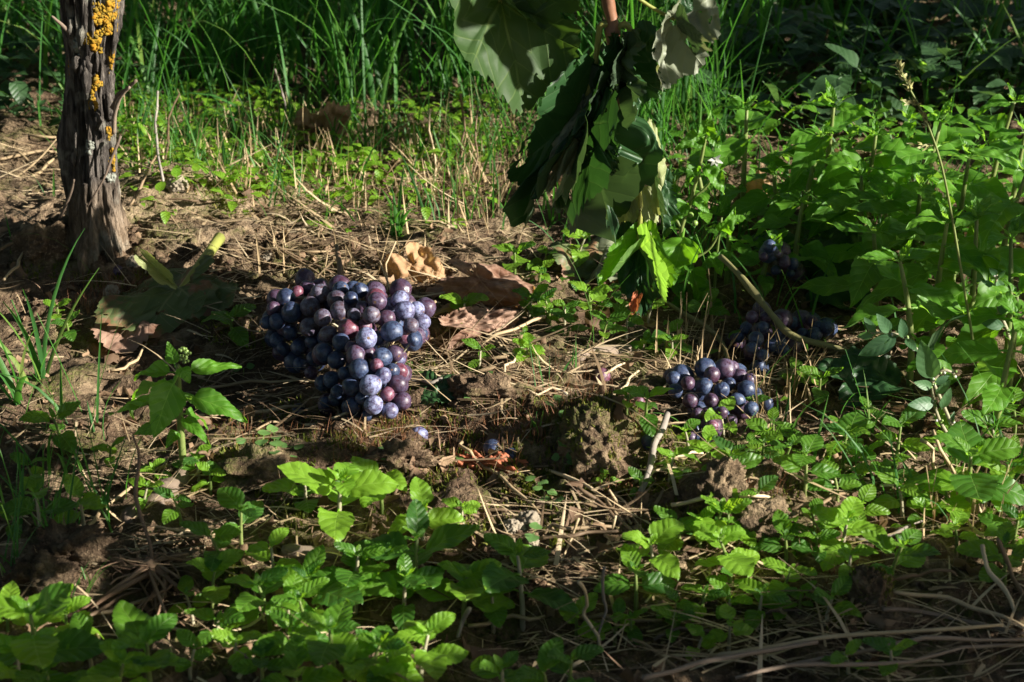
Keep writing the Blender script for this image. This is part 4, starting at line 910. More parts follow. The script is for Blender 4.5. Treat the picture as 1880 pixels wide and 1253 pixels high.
# meadow grass at the back (ground points reach beyond the top of the picture)
def grass_zone(n, x0, x1, y0, y1, L0, L1, wd, name, label, mat, dens=None, bend=(1.0, .6), seg=6):
    x = nprng.uniform(x0, x1, n); y = nprng.uniform(y0, y1, n)
    cl = vn(x*22, y*22, s=91); k = nprng.random(n) < np.clip(.5+1.1*cl, .02, 1)
    if dens is not None: k &= nprng.random(n) < dens(x, y)
    x, y = x[k], y[k]; P = np.stack([x, y, hgt(x, y)], -1); n = len(P)
    V, F, T = strands(P, nprng.uniform(0, 6.28, n), nprng.normal(1.3, .18, n), L0+(L1-L0)*nprng.random(n)**1.3, wd*(.5+nprng.random(n)), np.abs(nprng.normal(bend[0], bend[1], n)), nprng.random(n), seg)
    return stuff(name, V, F, mat, label, T)
def px_of(x, y): return to_px(np.stack([x, y, x*0], -1))
def d_back(x, y):
    a, b = px_of(x, y); d = np.clip((300-b)/140, 0, 1)
    d *= np.where(a > 1350, .30, 1.0); d = np.where((a < 120) & (b > 100), d*.4, d); return d
grass_zone(10500, -.85, .60, .42, 1.25, .07, .26, .0016, 'meadow_grass', 'tall green grass at the back', 'grass', d_back, (.9, .6), 7)
def d_mid(x, y):
    a, b = px_of(x, y); return catmask(a, b, [(1250, 220, 110, 90, 1), (1180, 130, 160, 100, .8)])
grass_zone(9000, -.1, .5, .25, 1.1, .05, .15, .0009, 'fine_grass', 'dense tuft of thin bright grass behind the hanging shoot', 'grass', d_mid, (.6, .4), 7)
def d_low(x, y):
    a, b = px_of(x, y); return catmask(a, b, [(430, 270, 260, 90, .9), (860, 290, 200, 110, 1), (640, 330, 260, 80, .6), (700, 420, 120, 40, .4), (1500, 380, 400, 180, .3), (60, 700, 110, 200, .30), (100, 930, 120, 120, .45), (1050, 700, 60, 40, .15), (1600, 850, 300, 120, .15)])
grass_zone(30000, -.7, .75, -.4, 1.0, .02, .085, .0008, 'short_grass', 'short loose grass blades between the weeds', 'grass', d_low, (.8, .6), 5)

# small leaf ground cover
def cover(n, box, boxes, size, key, name, label, mat, lift=.012, clump=.8, cs=30):
    TV, TF, tuv = ovate(.62, .12, 4, 5, nu=9, nv=1, droop=.5, pet=.1, basew=.62)
    P, px, py = scatter(n, box, boxes, clump, cs); n = len(P)
    az = nprng.uniform(0, 6.28, n); el = nprng.normal(.25, .35, n)
    ce, se = np.cos(el), np.sin(el); z = ce*0
    Rx = np.stack([np.stack([z+1, z, z], -1), np.stack([z, ce, -se], -1), np.stack([z, se, ce], -1)], -2)
    rot = rotz(az) @ Rx; s = size*(.5+nprng.random(n))
    P[:, 2] += lift*nprng.random(n)
    V, F, T = instance(TV, TF, P, rot, np.stack([s, s, s], -1), nprng.random(n))
    return stuff(name, V, F, mat, label, T, uv=np.tile(tuv, (n, 1)))
cover(9000, (200, 170, 1000, 480), [(330, 260, 130, 90, .8), (480, 250, 160, 60, .7), (600, 330, 160, 60, .6), (400, 350, 100, 40, .5), (800, 260, 120, 60, .6), (720, 380, 150, 50, .3)], .010, 'x', 'ground_cover', 'low mat of small bright leaves behind the trunk', 'yellowseedling', .020)
cover(2400, (1180, 170, 1940, 760), [(1430, 350, 240, 110, .8), (1740, 380, 200, 180, .9), (1250, 520, 80, 100, .5), (1800, 700, 100, 70, .4)], .015, 'x', 'ground_cover', 'undergrowth of mid green leaves at the right', 'mercury', .05)
cover(1100, (900, 440, 1940, 1010), [(1100, 540, 120, 60, .7), (1240, 800, 90, 30, .7), (1500, 850, 260, 70, .95), (1800, 900, 160, 110, .9), (1640, 1000, 180, 50, .5), (1330, 640, 60, 50, .3)], .010, 'x', 'ground_cover', 'low mat of small leaves under the right-hand seedlings', 'speedwell', .014)
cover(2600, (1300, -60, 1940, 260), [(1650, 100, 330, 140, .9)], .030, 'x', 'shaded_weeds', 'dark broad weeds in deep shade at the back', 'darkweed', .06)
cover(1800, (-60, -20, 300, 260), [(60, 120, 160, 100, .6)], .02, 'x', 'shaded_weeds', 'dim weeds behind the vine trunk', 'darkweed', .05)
P, px, py = scatter(420, (560, 740, 1300, 960), [(1000, 810, 90, 70, .6), (480, 850, 60, 30, 1), (700, 860, 80, 30, .4), (1050, 900, 80, 40, .6)], .5)

for (o_, nn_) in [(o_, 900) for o_ in list(bpy.data.objects) if o_.name.startswith('soil_clod') and 'moss' in o_.get('label', '')]:
    co = np.empty(len(o_.data.vertices)*3, np.float32); o_.data.vertices.foreach_get('co', co); co = co.reshape(-1, 3)
    q = co[nprng.integers(0, len(co), nn_)]; q = q[q[:, 2] > np.median(co[:, 2])]; q = q[vn(q[:, 0]*150, q[:, 1]*150, q[:, 2]*150, s=5) > -.1]; n = len(q)
    V, F, T = strands(q, nprng.uniform(0, 6.28, n), nprng.normal(1.0, .5, n), .0015+.0025*nprng.random(n), .0003+.0003*nprng.random(n), nprng.normal(.6, .5, n), nprng.random(n)*.999, 2)
    mo = link('moss', mesh_np('moss', V, F, M['moss'], tint=T), o_); mo['kind'] = 'stuff'
# ------------------------------------------------------------------ single plants
def place(px, py, frac, H):
    """root point so that the middle of a plant of height H shows at (px,py)"""
    base = G(px, py); 
    # step down the picture so that the crown, H above the soil, is seen at (px,py)
    for _ in range(3):
        top = at_z(px, py, base[2]+H*frac); base = np.array([top[0], top[1], float(hgt(top[0], top[1]))])
    return base
HB_ = []
def seedling(px, py, Lpx, key='speedwell', H=None, nodes=None, desc='leafy green seedling', up0=.15, **k):
    r = random.Random(int(px*7+py*13)); g = G(px, py); dist = np.linalg.norm(g-CAM); L = Lpx*K/FOC*dist*(1.16 if py > 870 and px < 1280 else 1.08 if py > 780 else .95)*r.uniform(.72, 1.22)
    H = H if H else L*(.9+.5*r.random()); nodes = nodes or (2 if L < .022 else 3)
    b = place(px, py, .85, H)
    t = herb('speedwell_seedling' if key in ('speedwell', 'young') else 'weed_seedling', b, H, nodes, L, key, r, lean=.25, stemr=.0006+L*.022, up0=up0, stem='palestem' if r.random() < .3 else 'stem', **k)
    later(t, desc, 'seedling', 'leafy seedlings growing over the soil', 'seedling'); return t
FG = [(620,905,92),(560,895,70),(700,885,52,'young'),(775,950,62,'young'),(850,940,50,'young'),(760,1000,95),(850,1040,100),(690,1000,80),(960,1070,95),(905,1040,80),(500,1012,58,'young'),(440,960,78),(405,990,66),(385,1040,60),(590,1070,84),(650,1045,80),
 (470,1140,72),(540,1170,70),(610,1165,76),(720,1130,84),(770,1190,84),(680,1200,76),(880,1130,78),(640,1230,72),(540,1235,64),(400,1150,62),(430,1185,62),(480,1215,66),(345,1200,50),(270,1200,92),(210,1230,80),(165,1190,70),(60,1150,112),(120,1140,80),(30,1215,84),
 (90,1240,84),(10,1130,70),(925,1240,76),(1045,1222,92),(1010,1245,70),(1060,1090,74),(1160,1120,46),(1130,1140,40),(1200,1010,90),(1250,975,70),(1170,1040,60),(1345,1000,80),(1290,1090,56),(1340,1100,60),(1250,1090,50),(1440,1060,60),(1395,1090,56),(1520,1100,50),
 (1550,960,82),(1610,940,70),(1640,1010,92),(1560,1030,62),(1500,990,60),(1480,880,52),(1400,800,46),(1330,765,62),(1185,770,62),(1150,760,50),(1300,830,54),(1265,800,50),(1340,850,50),(1530,855,54),(1590,835,56),(1650,800,58),(1440,830,52),(1700,850,52),
 (1785,850,104),(1850,865,84),(1740,900,64),(1800,930,76),(1865,960,84),(1760,975,56),(1640,860,52),(1560,790,50),(1505,700,62),(1460,690,52),(1850,1020,62),(1700,950,56),(1230,850,44),(1390,860,50),(1445,890,48),(1600,890,56),(1660,905,56),
 (362,850,58),(286,868,44,'young'),(385,875,44),(330,925,44),(110,775,64),(150,925,62),(70,935,54),(60,865,44),(105,560,44),(125,600,36),(30,950,50),(200,830,40),(260,905,40),(848,565,62,'young'),(880,650,48),(965,640,48),(1040,600,44),(1105,600,42),(1085,545,48),(1150,600,42),
 (945,475,60),(1000,470,50),(1060,450,46),(425,590,52),(1220,620,46),(1190,560,44),(1290,560,52),(1010,560,40),(1110,880,30),(1175,890,30),(1380,740,40),(1420,785,42),(990,500,44),(1540,890,50),(1500,920,46),(1340,1150,40),(1560,1210,44),(1640,1200,44),(1280,1180,36),(1240,1120,40),
 (1830,790,54),(1870,740,60),(1740,800,50),(1600,760,48),(140,1000,30),(420,1090,50),(350,1090,36),(560,1120,64),(815,1090,70),(740,1070,76)]
for iq, q in enumerate(FG):
    if q[1] > 1050 and 400 < q[0] < 900 and iq % 3 == 1: continue
    if q[0] > 1500 and q[1] > 800 and iq % 4 == 2: continue
    kq = q[3] if len(q) > 3 else ('young' if (iq*7) % 10 < 3 else 'speedwell')
    seedling(q[0], q[1], q[2]*.90, kq, desc={'young': 'yellow green leafy seedling'}.get(kq, ('large leafy green seedling' if q[2] > 75 else 'leafy green seedling' if q[2] > 52 else 'small green seedling')))
# the one upright leaf and others come from the generator; extra fill on the right
r = random.Random(77)
for (x0, y0, x1, y1, n, lo, hi) in ((1270, 790, 1880, 960, 12, 30, 64), (960, 500, 1260, 640, 12, 26, 42), (420, 1080, 860, 1250, 3, 44, 72), (1250, 1040, 1560, 1110, 3, 34, 48)):
    for i in range(n): seedling(r.uniform(x0, x1), r.uniform(y0, y1), r.uniform(lo, hi), r.choice(['speedwell']*5+['young']), desc='small leafy seedling')
# tiny round seedlings
for (a, b) in [(1060,790),(1050,830),(1075,850),(1040,800),(1065,870),(1030,850),(715,840),(722,860),(460,855),(485,830),(500,850),(520,870),(470,880),(855,850),(980,900),(1000,920),(1010,940),(505,820),(980,990),(430,690),(445,695),(760,690),(905,700),(870,745),(1010,770),(640,905),(455,835),(540,840),(1240,880),(500,1090)]:
    a += r.uniform(-5, 5); b += r.uniform(-5, 5); g = G(a, b)
    t = herb('tiny_seedling', g, .004+.004*r.random(), 1, .0065+.003*r.random(), 'round', r, stemr=.0004, crown=False, up0=.2)
    later(t, 'tiny round-leaved seedling', 'seedling', 'tiny round-leaved seedlings', 'tiny seedling')

# big mercury plant at the left, leaf by leaf
mbp = G(338, 872); mpt = thing('mercury_plant', mbp, 'tall bright mercury plant with pointed leaves left of the big bunch', 'plant')
MY = mbp[1]
def MP(px, py, dy=0.0): return at_y(px, py, MY+dy)
P = [mbp-(0, 0, .01), MP(334, 820), MP(330, 760), MP(328, 710), MP(326, 670)]
V, F = tube(np.array(P)-mbp, [.0024, .0022, .0020, .0017, .0012], 8, 4); link('stem', mesh_np('stem', V, F, M['stem']), mpt)
def MLf(b, t, wpx, nrm, db=0, dt=0, key='mercury'):
    pb = MP(*b, db); pt = MP(*t, dt); d = pt-pb; L = np.linalg.norm(d); sc = wpx*K/FOC*1.2/(.46*L)
    put_leaf(mpt, key, pb-mbp, d, nrm, L*1.04, sc*.95, random.Random(b[0]*t[1]))
MLf((325, 685), (230, 676), 34, (.4, -.6, 1), 0, .01)
MLf((335, 680), (440, 664), 40, (.35, -.7, 1), 0, .01)
MLf((324, 690), (278, 795), 86, (.45, -1, .8), -.004, -.030)
MLf((338, 722), (452, 760), 56, (.5, -.8, 1), 0, -.012)
MLf((328, 735), (196, 746), 30, (0, -.4, 1), 0, .02)
MLf((330, 762), (382, 806), 30, (.2, -.8, 1), 0, -.02)
MLf((330, 765), (240, 800), 40, (-.1, -.6, 1), 0, .0)
MLf((332, 760), (395, 765), 30, (0, -.5, 1), 0, .02)
MLf((330, 790), (305, 815), 24, (0, -.8, .7), 0, -.012)
MLf((322, 675), (310, 628), 34, (0, -1, .2), .002, .008)
MLf((330, 672), (345, 700), 30, (.3, -.8, .8), -.006, -.014)
MLf((326, 700), (205, 722), 30, (0, -.3, 1), .01, .045)
MLf((334, 725), (365, 735), 26, (0, -.4, 1), .01, .03)
r = random.Random(5); par = []
for i in range(26):
    p = MP(338+r.gauss(0, 5), 640+r.random()*26, r.gauss(0, .002))-mbp; par.append((IV1*.0011+p, IF1, None, np.full(len(IV1), r.random())))
V, F, _, T = join(par); link('flower_buds', mesh_np('flower_buds', V, F, M['berrygreen'], tint=T), mpt)

# mercury stand at right / back
def mercury(px, py, H, L, nodes, desc='upright mercury plant'):
    r = random.Random(int(px*3+py)); b = place(px, py, .95, H)
    t = herb('mercury_plant', b, H, nodes, L*1.02, 'mercury', r, lean=.2, stemr=.0020, up0=-.15, grow=1.0)
    later(t, desc, 'plant', 'mercury plants at the right', 'mercury plant'); return t
for q in [(1372,205,.105,.052,4),(1525,195,.11,.060,4),(1640,235,.10,.055,4),(1700,240,.11,.058,4),(1590,330,.085,.052,3),(1690,340,.09,.056,3),(1770,300,.10,.060,4),(1850,330,.10,.058,4),(1480,260,.09,.05,3),(1430,330,.06,.04,3),
          (1620,430,.08,.050,3),(1400,440,.05,.034,3),(1690,500,.085,.050,4),(1800,420,.09,.055,3),(1870,470,.09,.055,3),(1850,600,.08,.05,3),
          (1340,420,.045,.03,3),(1300,330,.06,.035,3),(1730,420,.09,.052,4),(1600,250,.10,.05,4),(1465,380,.06,.042,3),(1870,560,.07,.05,3),(1640,370,.08,.05,3),(1870,250,.1,.05,3),(1830,200,.11,.05,3),(1560,270,.08,.05,3),]:
    mercury(*q)

# nightshade next to the shoot
nb = G(1268, 560); nbt = thing('nightshade_plant', nb, 'nightshade with curled leaves and a white flower right of the shoot', 'plant'); NY = nb[1]
def NP(px, py, d=0.0): return at_y(px, py, NY+d)
for pl, rad in (([(1268, 565), (1262, 490), (1250, 430), (1268, 370), (1286, 300), (1296, 248)], .0018), ([(1254, 425), (1230, 380), (1225, 340)], .0013), ([(1270, 365), (1300, 340), (1318, 300)], .0010), ([(1262, 480), (1300, 460), (1320, 430)], .0011), ([(1310, 560), (1316, 470), (1325, 400)], .0012)):
    P = [NP(*p)-nb for p in pl]; V, F = tube(P, np.linspace(rad, rad*.6, len(P)), 6, 4); link('stem', mesh_np('stem', V, F, M['stem']), nbt)
leafset('night', 'mercury', 5, wid=.52, serr=.18, teeth=4, droop=1.1, fold=.6, wave=.16, nu=30)
for b, t, nrm, w_ in [((1296,250),(1250,270),(-.2,-1,.5),1.1),((1298,245),(1322,268),(.3,-1,.6),1.2),((1296,250),(1300,222),(0,-1,.2),1.2),((1285,300),(1262,335),(-.5,-1,.3),1),((1290,300),(1330,345),(.5,-1,.3),1),((1268,370),(1225,400),(-.3,-1,.4),1.1),((1256,420),(1240,510),(-.1,-1,.15),1.3),
                      ((1262,480),(1300,560),(.3,-1,.5),.9),((1300,460),(1330,500),(.5,-1,.5),.9),((1320,430),(1345,400),(.3,-1,.7),1),((1225,340),(1205,360),(-.5,-1,.5),1),((1270,365),(1300,385),(.1,-1,.7),1),((1262,500),(1225,520),(0,-1,.6),.9),((1310,540),(1310,590),(.1,-1,.4),1.1),((1316,470),(1350,470),(0,-.8,1),1)]:
    pb = NP(*b); pt = NP(*t, -.01); d = pt-pb; put_leaf(nbt, 'night', pb-nb, d, nrm, np.linalg.norm(d)*1.15, w_, random.Random(b[0]+t[1]))
fp = NP(1314, 293, -.004)-nb
for k in range(5):
    a = k*1.257; yd = Vector((math.cos(a)*.8, -.35, math.sin(a)*.8-.4)); V, F, uv = ovate(.45, 0, 1, k, nu=8, nv=1, pet=.02)
    link('petal', mesh_np('petal', V, F, M['white'], uv), nbt, mtx=Matrix.Translation(Vector(fp)) @ basis(yd, (0, -1, .3)) @ Matrix.Scale(.006, 4))
for (a, b) in [(1222,470),(1218,500),(1268,395),(1330,580),(1200,497),(1276,410)]:
    link('berry', mesh_np('berry', IV2*.0022, IF2, M['berrygreen']), nbt, mtx=Matrix.Translation(Vector(NP(a, b)-nb)))

# flowering sedge stem
sbp = G(1812, 735); SYY = sbp[1]
sd = thing('sedge_stem', sbp, 'thin arching sedge stem with green flower spikes', 'sedge')
def SP(px, py, d=0.0): return at_y(px, py, SYY+d)
pl = [(1812, 735), (1795, 680), (1782, 600), (1765, 500), (1748, 400), (1730, 310), (1712, 252), (1690, 200), (1668, 160), (1648, 120)]
V, F = tube([SP(*p)-sbp for p in pl], np.linspace(.0010, .0005, len(pl)), 6, 4); link('stem', mesh_np('stem', V, F, M['stem']), sd)
TV, TF, tuv = ovate(.4, 0, 1, 3, nu=5, nv=1, pet=.02, fold=.8, droop=.1)
r = random.Random(3)
for (x0, y0, x1, y1, n) in [(1674, 168, 1647, 118, 34), (1708, 236, 1694, 208, 18), (1694, 192, 1662, 187, 16), (1714, 268, 1676, 268, 20)]:
    par = []
    for i in range(n):
        q = i/n; p = SP(x0+(x1-x0)*q, y0+(y1-y0)*q)-sbp; d = SP(x1, y1)-SP(x0, y0); d = d/np.linalg.norm(d)
        yd = d+np.array([r.gauss(0, .5), r.gauss(0, .5), r.gauss(0, .5)]); m = np.array(basis(yd, (r.gauss(0, 1), r.gauss(0, 1), r.gauss(0, 1))))[:3, :3]
        par.append(((TV*.0050)@m.T+p, TF, tuv, np.full(len(TV), r.random())))
    V, F, uv, T = join(par); link('flower_spike', mesh_np('flower_spike', V, F, M['spike'], uv, T), sd)
# its dark leaf
V, F, T = strands(np.array([[0, 0, .03]]), np.array([1.2]), np.array([1.2]), np.array([.085]), np.array([.0042]), np.array([1.2]), np.array([.1]), 8)
m_ = SP(1705, 660)-sbp
P = [SP(1708, 690)-sbp, SP(1706, 640)-sbp, SP(1722, 605)-sbp, SP(1745, 585)-sbp, SP(1778, 578)-sbp]
P = np.array(P); u = np.linspace(0, 1, 5); wdt = np.array([.0016, .0042, .005, .0042, .0006])
Vl = np.concatenate([P+np.array([-.7, -.3, -.6])*wdt[:, None], P, P+np.array([.7, -.3, .6])*wdt[:, None]]).reshape(3, 5, 3)
o = link('leaf_blade', mesh_np('leaf_blade', Vl.reshape(-1, 3), grid_faces(3, 5), M['darkweed'], np.tile([[.5, .0]], (15, 1))), sd)
o['label'] = 'dark blue green strap leaf'

# knotgrass
def knotgrass(label, stems, leaves, seed, fwd=.03):
    r = random.Random(seed); b = G(*stems[0][0]); t = thing('knotgrass_plant', b, label, 'knotgrass', None); yy = b[1]-fwd
    for pl in stems:
        P = [at_y(p[0], p[1], yy)-b for p in pl]; V, F = tube(P, np.linspace(.0014, .0008, len(P)), 6, 4, wob=.15); link('stem', mesh_np('stem', V, F, M['palestem']), t)
        for (x, y) in pl[1:]:
            p = at_y(x, y, yy)-b
            for k in range(3):
                a = r.random()*6.28; V2 = IV1*.0010+np.array([math.cos(a), -.5, math.sin(a)])*.0018
                link('bud', mesh_np('bud', V2, IF1, M['white'] if k == 0 else M['berrygreen']), t, mtx=Matrix.Translation(Vector(p)))
    for (bx, by, tx, ty) in leaves:
        pb = at_y(bx, by, yy-.001); pt = at_y(tx, ty, yy+r.uniform(-.012, .004)); d = pt-pb
        put_leaf(t, 'knot', pb-b, d, (r.uniform(-.4, .4), -1, .5), np.linalg.norm(d)*1.15, 1.35, r)
knotgrass('pale jointed knotgrass stem with narrow leaves at the right',
    [[(1765, 812), (1745, 775), (1728, 735), (1712, 700), (1700, 665), (1682, 640), (1660, 620), (1632, 612), (1600, 612)], [(1765, 812), (1742, 800), (1724, 770), (1715, 740), (1710, 705)], [(1712, 700), (1730, 680), (1752, 686)]],
    [(1608,612,1588,588),(1635,612,1616,586),(1658,622,1658,592),(1606,614,1576,620),(1640,614,1600,632),(1650,616,1585,650),(1712,698,1697,642),(1715,708,1740,690),(1712,712,1686,702),(1716,740,1678,742),(1728,752,1742,718),(1718,725,1740,702),(1765,808,1775,786),(1742,780,1752,760),(1662,622,1680,640)], 31)
knotgrass('second knotgrass sprig near the right edge',
    [[(1860, 660), (1850, 610), (1835, 575), (1828, 540), (1830, 505)]],
    [(1830,505,1820,495),(1832,510,1845,500),(1828,530,1806,515),(1834,525,1840,545),(1830,560,1800,558),(1838,580,1848,540),(1846,600,1805,592),(1852,615,1875,600),(1832,510,1838,560)], 32)

# single grass tufts in front
def tuft(px, py, n, L, wd, label, spread=.5, key='grass', seed=0):
    g = G(px, py); r_ = np.random.default_rng(seed); t = thing('grass_tuft', g, label, 'grass tuft', None)
    for i in range(n):
        V, F, T = strands(np.array([[r_.normal(0, .003), r_.normal(0, .003), 0]]), r_.uniform(0, 6.28, 1), np.array([r_.normal(1.35, .2)]), np.array([L*(.5+.6*r_.random())]), np.array([wd*(.7+.5*r_.random())]), np.abs(r_.normal(spread, .3, 1)), r_.random(1), 8)
        link('blade', mesh_np('blade', V, F, M[key], tint=T), t)
tuft(78, 700, 8, .12, .0018, 'broad grass tuft in the shade at the left edge', .7, seed=1)
tuft(30, 740, 6, .11, .0022, 'leaning grass tuft at the very left', .7, seed=2)
tuft(185, 950, 7, .075, .0008, 'thin upright grass tuft above the root clump', .3, seed=3)
tuft(100, 1000, 9, .05, .0006, 'fine grass tuft on the dark soil at the left', .6, seed=4)
tuft(20, 1060, 8, .06, .0007, 'fine grass tuft at the lower left edge', .6, seed=5)
tuft(150, 1100, 6, .03, .0005, 'tiny grass tuft on the dark clod', .5, seed=6)
tuft(1600, 800, 4, .07, .0008, 'thin grass blade tuft above the right seedlings', .5, seed=7)
tuft(1000, 720, 4, .035, .0006, 'short grass tuft in the red moss', .4, seed=8)
tuft(990, 800, 6, .022, .0005, 'tiny grass tuft below the flat clod', .5, seed=9)
tuft(730, 430, 9, .055, .0016, 'flattened grey green grass tuft behind the big bunch', 1.2, seed=10)
tuft(1420, 640, 3, .09, .0014, 'arching grass blade tuft over the shaded bunch', 1.1, seed=11)
tuft(1050, 690, 3, .03, .0006, 'small grass tuft left of the split grape', .4, seed=12)

# ------------------------------------------------------------------ vine row above the picture: leaves added to cast the mapped shade
MAP = ["##===++++++.++#+####+++=====############",
"##=..........+####+++......#############",
"#+=........+++++.............+##########",
"+............................+..+++#####",
"+..................................+++##",
"..................................+..+##",
"......................................++",
"..............................+..++.++.+",
".............................+.++++.++.+",
".........................+.+++.+++++.+++",
".........................++++####+++++.+",
"+++..++...++................#####+++.+++",
"+......+++................###++++++++.++",
"++.......++..++...........++++++++++++++",
"++........+..+................++++++++++",
".+.........+.+...............+++++++++++",
"+#.........+++.....##............+.++...",
"##++++...++##............+.....+.......+",
"+#+++....+++.+.##.......+.....+....+....",
"#+#++++.......##...........+......+...+.",
"+++##++++....++#+++....+++...........+++",
"#+..#####+...++#######+++......+..+.####",
"+++++++++.+.+.+##.#####+++...+++########",
"+++...+#........+.######++##############",
".+++++.+.....+...+.####..###############",
"##.###+#....+.++++#####++#+#+###########"]
GW, GH = 120, 108          # coarse grid over the picture for choosing where leaf shade should fall
gxx, gyy = np.meshgrid((np.arange(GW)+.5)*1880/GW, -370+(np.arange(GH)+.5)*1623/GH)
tm = np.array([[{'#': 1.0, '+': .42, '=': .3, '.': .0}[c] for c in row] for row in MAP])
ci = np.clip((np.maximum(gyy, 0)/1253*len(MAP)-.5), 0, len(MAP)-1.001); cj = np.clip(gxx/1880*40-.5, 0, 38.999)
i0 = ci.astype(int); j0 = cj.astype(int); fi = ci-i0; fj = cj-j0
TM = (tm[i0, j0]*(1-fi)*(1-fj)+tm[i0+1, j0]*fi*(1-fj)+tm[i0, j0+1]*(1-fi)*fj+tm[i0+1, j0+1]*fi*fj)
TM = np.where((gxx > 1300) & (gyy > 260) & (gyy < 800), np.maximum(TM, .18), TM)
TM = (TM+.34*vn(gxx/42, gyy/22, s=71)+.16*vn(gxx/18, gyy/10, s=72) > .42).astype(float)
TM[(gyy < 110) & (gxx > 1300)] = 1; TM[(gxx < 330) & (gyy > 520) & (gyy < 770)] = 0; TM[(gyy < 0) & (gxx > 760)] = 1; TM[(gyy < 0) & (gxx < 620)] = 0; TM[(gyy < 210) & (gyy >= 0) & (gxx < 1250) & (gxx > 200)] = 0
th = np.linspace(-math.pi, math.pi, 25)[:-1]; ro = vine_outline(th, 3, .5)
CV = np.concatenate([[[0, 0, 0]], np.stack([ro*np.sin(th), ro*np.cos(th), .10*np.cos(th*3)], -1)])
CF = np.array([[0, 1+j, 1+(j+1) % 24] for j in range(24)])
n = 120000
cpx = nprng.uniform(-60, 1940, n); cpy = nprng.uniform(-360, 1310, n); cs_ = .010+.034*nprng.random(n)**1.3; cs_ = np.where(cpy < 120, cs_*1.5, cs_)
CP = at_z(cpx, cpy, .012+.16*nprng.random(n)*np.clip((100-cpy)/100, 0, 1))    # aim a little above the soil, where the plants stand
cov = np.zeros((GH, GW)); keep = []
order = np.argsort(-cs_)
for i in order:
    dist = np.linalg.norm(CP[i]-CAM); mmp = K/FOC*dist
    rx = cs_[i]*1.5/mmp; ry = cs_[i]*.33/mmp
    j0_, j1_ = int(max(0, (cpx[i]-rx)/1880*GW)), int(min(GW, (cpx[i]+rx)/1880*GW+1)); i0_, i1_ = int(max(0, (cpy[i]-ry+370)/1623*GH)), int(min(GH, (cpy[i]+ry+370)/1623*GH+1))
    if j1_ <= j0_ or i1_ <= i0_: continue
    sub = (((gxx[i0_:i1_, j0_:j1_]-cpx[i])/rx)**2+((gyy[i0_:i1_, j0_:j1_]-cpy[i])/ry)**2) < 1.1
    if not sub.any(): continue
    want = TM[i0_:i1_, j0_:j1_][sub]; got = cov[i0_:i1_, j0_:j1_][sub]
    if (want*(got < 2)).sum() < .30*len(want) or (1-want).sum() > .14*len(want): continue
    cov[i0_:i1_, j0_:j1_] += sub; keep.append(i)
# and leaves that shade parts of the hanging shoot and the trunk
EX = [(835, 50, .045), (865, 130, .036), (800, 90, .03), (890, 60, .03), (930, 60, .016), (1000, 150, .018), (905, 215, .010), (960, 30, .012), (1000, 430, .016), (1130, 180, .014), (1180, 560, .02), (1060, 420, .02), (880, 20, .015), (1240, 70, .015)]
EP = np.array([at_y(a, b, SY) for a, b, _ in EX])
P = np.concatenate([CP[keep], EP]); s = np.concatenate([cs_[keep], [e[2] for e in EX]]); n = len(P); done_ = np.zeros(n, bool); Q = P.copy()
for zc_ in np.arange(.30, 1.3, .03):       # the lowest height at which the leaf hangs clear of the view
    zz_ = zc_+nprng.uniform(0, .10, n); q = P+SUN[None, :]*((zz_-P[:, 2])/SUN[2])[:, None]
    qx, qy = to_px(q); mm_ = K/FOC*((q-CAM)@FW); mar = s*1.3/np.abs(mm_)+30
    ok = (~done_) & ((qx > 1880+mar) | (qy < -mar) | (mm_ < 0))
    Q[ok] = q[ok]; done_ |= ok
P = Q[done_]; s = s[done_]; n = len(P)
# blades set broadly facing the sun so each casts a full shadow
rot = []
for i in range(n):
    a = SUN*1.0+nprng.normal(0, .18, 3); rot.append(np.array(basis(nprng.normal(0, 1, 3), a))[:3, :3])
V1, F1, T1 = instance(CV, CF, P, np.array(rot), np.stack([s, s, s], -1), nprng.random(n))
print('CANOPY', n, len(keep), 'want', TM.mean(), 'covered of wanted', (cov[TM>0]>0).mean(), 'covered of lit', (cov[TM==0]>0).mean())
# more leaves added overhead to block sky light and deepen the shade
n = 17000; q = np.stack([nprng.uniform(-3.2, 5, n), nprng.uniform(-1.05, 1.6, n), nprng.uniform(.72, 2.1, n)], -1)
gq = q-SUN[None, :]*(q[:, 2]/SUN[2])[:, None]; gx_, gy_ = to_px(gq)
k = ~((gx_ > -1600) & (gx_ < 2080) & (gy_ > -520) & (gy_ < 1400) & (gq[:, 1] > -.9))
q = q[k]; n = len(q); s = .04+.03*nprng.random(n)
V2, F2, T2 = instance(CV, CF, q, randrot(n), np.stack([s, s, s], -1), nprng.random(n))
V, F, _, T = join([(V1, F1, None, T1), (V2, F2, None, T2)])
stuff('vine_canopy', V, F, 'vinedark', 'unseen vine leaves added overhead to shade the soil', T)  # unseen leaves, placed for the shadows they throw and the sky they block
rowp = thing('vine_cordon', (tb[0], TY, zmax-.02), 'horizontal old wood of the vine row above the ground', 'vine wood')
for (name, y0, lab, nn) in (('neighbouring_row', 2.6, 'next vine row behind the grass', 5200), ('neighbouring_row', -3.4, 'vine row behind the viewer', 4500)):
    q = np.stack([nprng.uniform(-6, 6, nn), y0+nprng.normal(0, .22, nn), .25+1.75*nprng.random(nn)], -1); ss = .05+.04*nprng.random(nn)
    V, F, T = instance(CV, CF, q, randrot(nn), np.stack([ss, ss, ss], -1), nprng.random(nn)); stuff(name, V, F, 'vinedark', lab, T)
P = [(0.0, 0, -.02), (.04, 0, .06), (.15, 0, .10), (.6, .01, .11), (1.2, -.01, .10), (2.0, .0, .11), (3.0, 0, .10)]
V, F = tube(P, [.022, .020, .016, .014, .013, .013, .010], 12, 8, wob=.2); link('branch', mesh_np('branch', V, F, M['bark']), rowp)
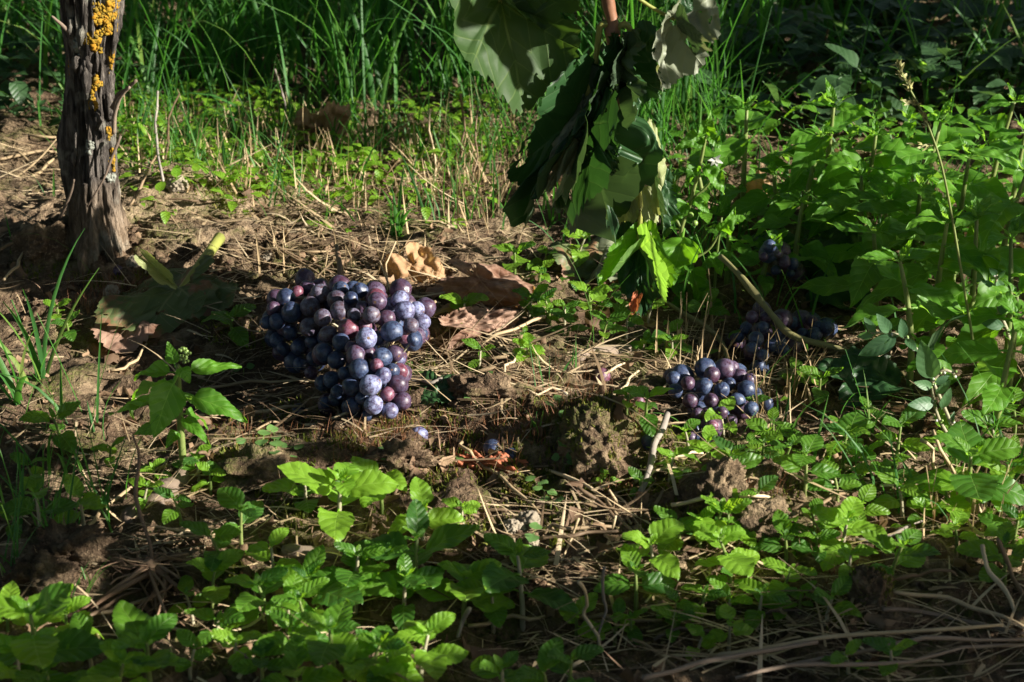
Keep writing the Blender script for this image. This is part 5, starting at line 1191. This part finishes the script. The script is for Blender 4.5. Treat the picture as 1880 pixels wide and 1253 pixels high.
for i in range(12):
    x = .1+i*.22; V, F = tube([(x, 0, .1), (x+.03, rnd.uniform(-.05, .05), .35), (x+rnd.uniform(-.1, .1), rnd.uniform(-.15, .15), .8)], [.005, .004, .002], 6, 3); link('cane', mesh_np('cane', V, F, M['cane']), rowp)

# ------------------------------------------------------------------ labels of the repeats, from where they stand
LM = [('the big bunch', 640, 640), ('the loose bunch', 1310, 735), ('the shaded bunch', 1430, 610), ('the vine trunk', 180, 400), ('the bright mercury plant', 330, 720), ('the root clump', 280, 1065), ('the pale stones', 955, 970),
      ('the tall mossy clod', 1095, 830), ('the hanging shoot', 1120, 400), ('the sedge stem', 1775, 560), ('the knotgrass', 1700, 690), ('the crinkled brown leaf', 940, 580), ('the smooth lit clod', 1405, 975), ('the upright mossy clod', 1605, 1110),
      ('the dark left clods', 95, 1055), ('the withered leaf', 250, 600), ('the nightshade', 1290, 380), ('the reddish leaf curl', 600, 225), ('the single blue grape', 770, 796), ('the red dead leaf', 930, 868), ('the two leaning straws', 1735, 880)]
bpy.context.view_layer.update()
from collections import defaultdict
bins = defaultdict(list)
for (o, desc, noun) in PENDING:
    p = o.matrix_world.translation; x, y = to_px(np.array(p))
    best = min(LM, key=lambda l: (l[1]-x)**2+((l[2]-y)*1.3)**2); dx, dy = x-best[1], y-best[2]
    side = ('right of' if dx > 0 else 'left of') if abs(dx) > abs(dy)*1.1 else ('in front of' if dy > 0 else 'behind')
    bins[(desc, best[0], side)].append((math.hypot(dx, dy), o))
ONES = 'second third fourth fifth sixth seventh eighth ninth tenth eleventh twelfth thirteenth fourteenth fifteenth sixteenth seventeenth eighteenth nineteenth twentieth'.split()
ORD = ['nearest']+[w_+' nearest' for w_ in ONES]+['twenty-'+w_+' nearest' for w_ in ['first']+ONES[:8]]
for (desc, lm, side), L_ in bins.items():
    L_.sort(key=lambda q: q[0])
    for i, (_, o) in enumerate(L_):
        o['label'] = f"{desc} {side} {lm}" if len(L_) == 1 else f"{desc} {side} {lm}, the {ORD[min(i, len(ORD)-1)]} such"
